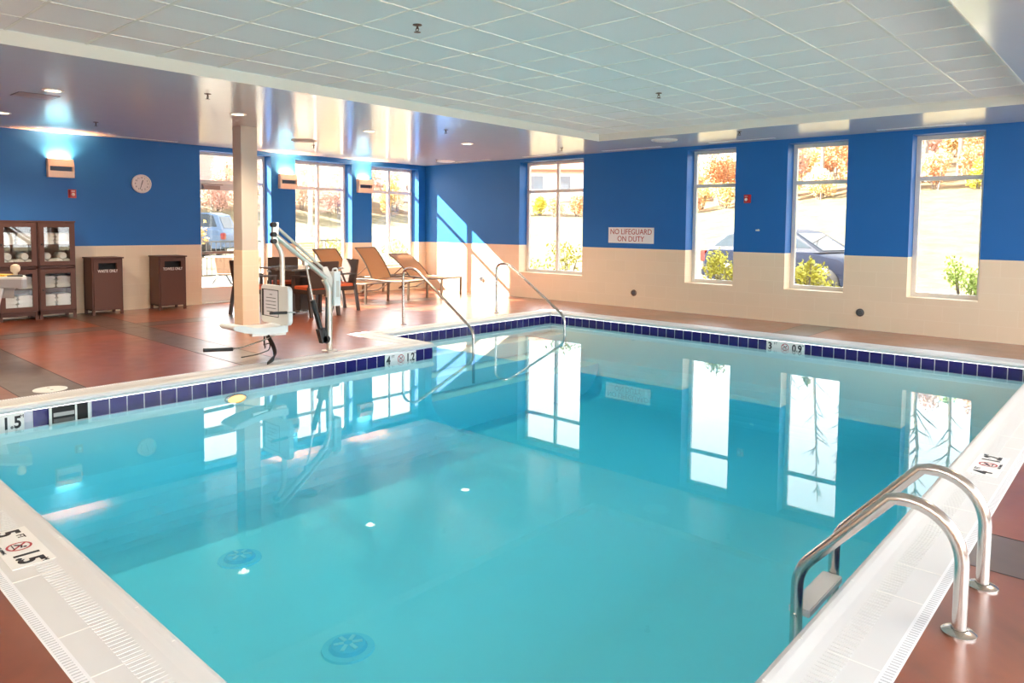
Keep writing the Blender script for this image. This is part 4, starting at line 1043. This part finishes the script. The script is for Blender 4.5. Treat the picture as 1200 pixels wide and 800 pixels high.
# cars
def car(x, y, z, rz, lab, paint, suv=False, L=4.4):
    t = thing('parked_car', lab, 'car', (x, y, z), math.radians(rz))         # nose towards +x
    w = .88; k = L / 4.4
    if suv: low = [(-2.15, .38), (-2.2, .62), (-2.17, .95), (-2.05, 1.08), (1.0, 1.10), (1.85, 1.02), (2.15, .92), (2.2, .45), (2.1, .30), (-2.05, .28)]; cab = [(-2.08, 1.05), (-1.85, 1.66), (-1.5, 1.75), (.25, 1.74), (.55, 1.66), (1.10, 1.08)]
    else: low = [(-2.15, .36), (-2.2, .58), (-2.17, .86), (-2.0, .98), (.95, .98), (1.75, .86), (2.1, .72), (2.2, .52), (2.15, .30), (-2.05, .26)]; cab = [(-2.02, .95), (-1.60, 1.30), (-1.05, 1.44), (-.1, 1.47), (.35, 1.40), (1.15, .97)]
    low = [(a * k, b_) for a, b_ in low]; cab = [(a * k, b_) for a, b_ in cab]
    b = MB(); n = len(low)
    def rings(poly, wid):                 # rounded extrusion across y, narrower at the sides
        vs = []; fs = []; m = len(poly); cx = sum(p[0] for p in poly) / m; cz = sum(p[1] for p in poly) / m
        for yy, sc in wid: vs += [(cx + (p[0] - cx) * sc, yy, cz + (p[1] - cz) * sc) for p in poly]
        for i in range(len(wid) - 1): fs += [(i * m + j, i * m + (j + 1) % m, (i + 1) * m + (j + 1) % m, (i + 1) * m + j) for j in range(m)]
        fs += [tuple(range(m)), tuple((len(wid) - 1) * m + j for j in range(m))]
        return vs, fs
    b.add(*rings(low, [(-w, .93), (-w * .9, .985), (-w * .6, 1), (w * .6, 1), (w * .9, .985), (w, .93)]))
    body = b.build('car_body', paint, t, smooth=True)
    b = MB(); m = len(cab); wb_, wt = w * .93, w * .72
    def cy(zv): u = (zv - cab[0][1]) / (max(c[1] for c in cab) - cab[0][1]); return wb_ + (wt - wb_) * u
    b.add([(p[0], -cy(p[1]), p[1]) for p in cab] + [(p[0], cy(p[1]), p[1]) for p in cab], [tuple(range(m)), tuple(range(m, 2 * m))] + [(i, (i + 1) % m, (i + 1) % m + m, i + m) for i in range(m)])
    b.build('cabin', paint, t, smooth=True)
    gm = mat('car_window', (.03, .04, .05), .02, spec=.3); cz = sum(p[1] for p in cab) / m; cx = sum(p[0] for p in cab) / m
    for s in (-1, 1):
        b = MB()
        pl = [(cx + (p[0] - cx) * .86, cz + .02 + (p[1] - cz) * .74) for p in cab]
        b.add([(p[0], s * (cy(p[1]) + .008), p[1]) for p in pl] + [(p[0], s * (cy(p[1]) - .02), p[1]) for p in pl], [tuple(range(m)), tuple(range(m, 2 * m))] + [(i, (i + 1) % m, (i + 1) % m + m, i + m) for i in range(m)])
        b.build('side_window', gm, t)
        for xx in (-1.32 * k, 1.32 * k):
            wl = MB().lathe([(.33, -.10), (.335, .08), (.30, .105), (.0, .10)] if s > 0 else [(.0, -.10), (.30, -.105), (.335, -.08), (.33, .10)], (xx, s * (w - .06), .33), 24, 'y').build('wheel', BLACKP, t, smooth=True)
            MB().lathe([(.21, .0), (.20, .012), (.05, .02), (0, .02)] if s > 0 else [(0, -.02), (.05, -.02), (.20, -.012), (.21, 0)], (xx, s * (w + .045), .33), 18, 'y').build('hub_cap', mat('hub_grey', (.012, .012, .013), .5, spec=.2), wl)
        MB().box(-2.20 * k, s * .875, .68, -2.02 * k, s * .66, .94).build('tail_light', mat('tail_light_red', (.22, .015, .012), .3), t, bevel=.02)
        MB().box(1.98 * k, s * .80, .60, 2.16 * k, s * .48, .74).build('head_light', mat('head_light', (.82, .82, .85), .15), t, bevel=.02)
    a, b0 = Vector((cab[-2][0], 0, cab[-2][1])), Vector((cab[-1][0], 0, cab[-1][1])); d = (b0 - a); nn = Vector((-d.z, 0, d.x)).normalized(); nn = nn if nn.x > 0 else -nn
    MB().obox((a + b0) / 2 + nn * .006, d * .42, (0, wt * .86, 0), nn * .006).build('windscreen', gm, t)
    a, b0 = Vector((cab[0][0], 0, cab[0][1])), Vector((cab[1][0], 0, cab[1][1])); d = (b0 - a); nn = Vector((-d.z, 0, d.x)).normalized(); nn = nn if nn.x < 0 else -nn
    MB().obox((a + b0) / 2 + nn * .006, d * .38, (0, wt * .84, 0), nn * .006).build('rear_window', gm, t)
    t.scale = (1, 1, 1.05)
    MB().box(-2.23 * k, -.8, .34, -2.1 * k, .8, .52).build('bumper', paint, t, bevel=.03); MB().box(2.08 * k, -.8, .30, 2.22 * k, .8, .46).build('bumper', paint, t, bevel=.03)
CARN = mat('dark_blue_car_paint', (.013, .017, .032), .4, spec=.10); CARS = mat('blue_suv_paint', (.10, .15, .24), .4, spec=.2)
car(5.93, 6.3, -.125, -9, 'dark blue parked car outside, tail in one narrow window and nose in the next', CARN, False, 4.05)
car(-19.1, 2.75, hz(-19, 2.7) + .02 if hz(-19, 2.7) > 0 else -.12, 222, 'blue parked four-wheel-drive car seen through the glass door', CARS, True, 4.5)

# patio railing, furniture, pillar, pole
t = thing('patio_railing', 'thin metal patio railing outside the glass door and left windows', 'railing', (0, 0, 0))
A, Bp = Vector((-5.4, -5.6, 0)), Vector((-5.4, 2.2, 0)); b = MB()
for z in (.10, .95): b.bar(A + Vector((0, 0, z)), Bp + Vector((0, 0, z)), .035, .035)
for k in range(64): q_ = A.lerp(Bp, k / 63); b.bar(q_ + Vector((0, 0, .1)), q_ + Vector((0, 0, .95)), .014, .014)
RAILM = mat('grey_railing', (.05, .05, .05), .5, spec=.2); b.build('rail_panel', RAILM, t)
for k in range(5): q_ = A.lerp(Bp, k / 4); MB().box(q_.x - .025, q_.y - .025, -.125, q_.x + .025, q_.y + .025, 1.02).build('post', RAILM, t)
def patio_chair(lab):
    t = thing('patio_chair', lab, 'chair', (0, 0, 0), 0, 'tan sling chairs on the patio outside')
    b = MB()
    fr = mat('patio_frame', (.26, .21, .18), .5)
    for s in (-1, 1):
        MB().tube(smooth_path([(s * .27, .26, 0), (s * .27, .24, .58), (s * .27, -.22, .60)], .06), .014, 7).build('arm_leg', fr, t, smooth=True)
        MB().tube([(s * .25, -.30, 0), (s * .25, -.20, .42), (s * .25, -.34, .88)], .014, 7).build('rear_leg', fr, t, smooth=True)
    SO = mat('brown_patio_sling', (.17, .095, .055), .7)
    MB().box(-.25, -.20, .395, .25, .25, .41).build('seat_sling', SO, t)
    MB().prism([(-.20, .43), (-.185, .43), (-.325, .87), (-.34, .87)], -.25, .25, 'yz').build('back_sling', SO, t)
    return t
pc = patio_chair('tan sling chair outside the glass door with its back to the room'); pc.location = (-3.95, -2.65, -.12); pc.rotation_euler.z = math.radians(40); pc.scale = (.86, .86, .86)
for x, y, rz, lab in ((-3.0, -2.05, 20, 'tan sling chair outside, glimpsed right of the square column'), (-2.55, 1.05, 150, 'tan sling chair outside the corner window, standing to the left of the window post'), (-1.9, 1.75, 205, 'tan sling chair outside the corner window, standing to the right of the window post')):
    rename_copy(pc, (x, y, -.12), math.radians(rz), lab)
t = thing('patio_table', 'small metal table with crossed legs outside the glass door', 'table', (-4.9, -2.35, -.12))
MB().lathe([(.40, .70), (.41, .715), (0, .72)], n=28).build('table_top', mat('patio_table_top', (.55, .50, .46), .5), t)
for k in range(4):
    a = k * PI / 2 + .4; MB().bar((.32 * math.cos(a), .32 * math.sin(a), 0), (-.2 * math.cos(a), -.2 * math.sin(a), .70), .022, .022).build('leg', RAILM, t)
t = thing('brick_pillar', 'brick pillar with white stone cap outside the middle tall window', 'pillar', (-5.3, .33 - .25, -.13), math.radians(20))
MB().box(-.24, -.24, 0, .24, .24, 1.05).build('pillar_shaft', tile_mat('outdoor_brick', 0, (.55, .26, .14), (.60, .30, .17), (.7, .6, .5), .2, .07, .008, .9), t)
MB().box(-.33, -.33, 1.05, .33, .33, 1.17).build('pillar_cap', mat('white_stone', (.8, .78, .74), .8), t, bevel=.01)
t = thing('lamp_pole', 'tall grey pole standing outside the middle tall window', 'pole', (-14.1, 6.0, hz(-14.1, 6.0)))
MB().lathe([(.13, 0), (.10, .5), (.07, 7.5), (0, 7.5)], n=12).build('pole_shaft', mat('grey_pole', (.36, .33, .32), .6), t, smooth=True)
MB().box(-.15, -.15, 0, .15, .15, .12).build('pole_base', mat('grey_pole', (.36, .33, .32), .6), t)
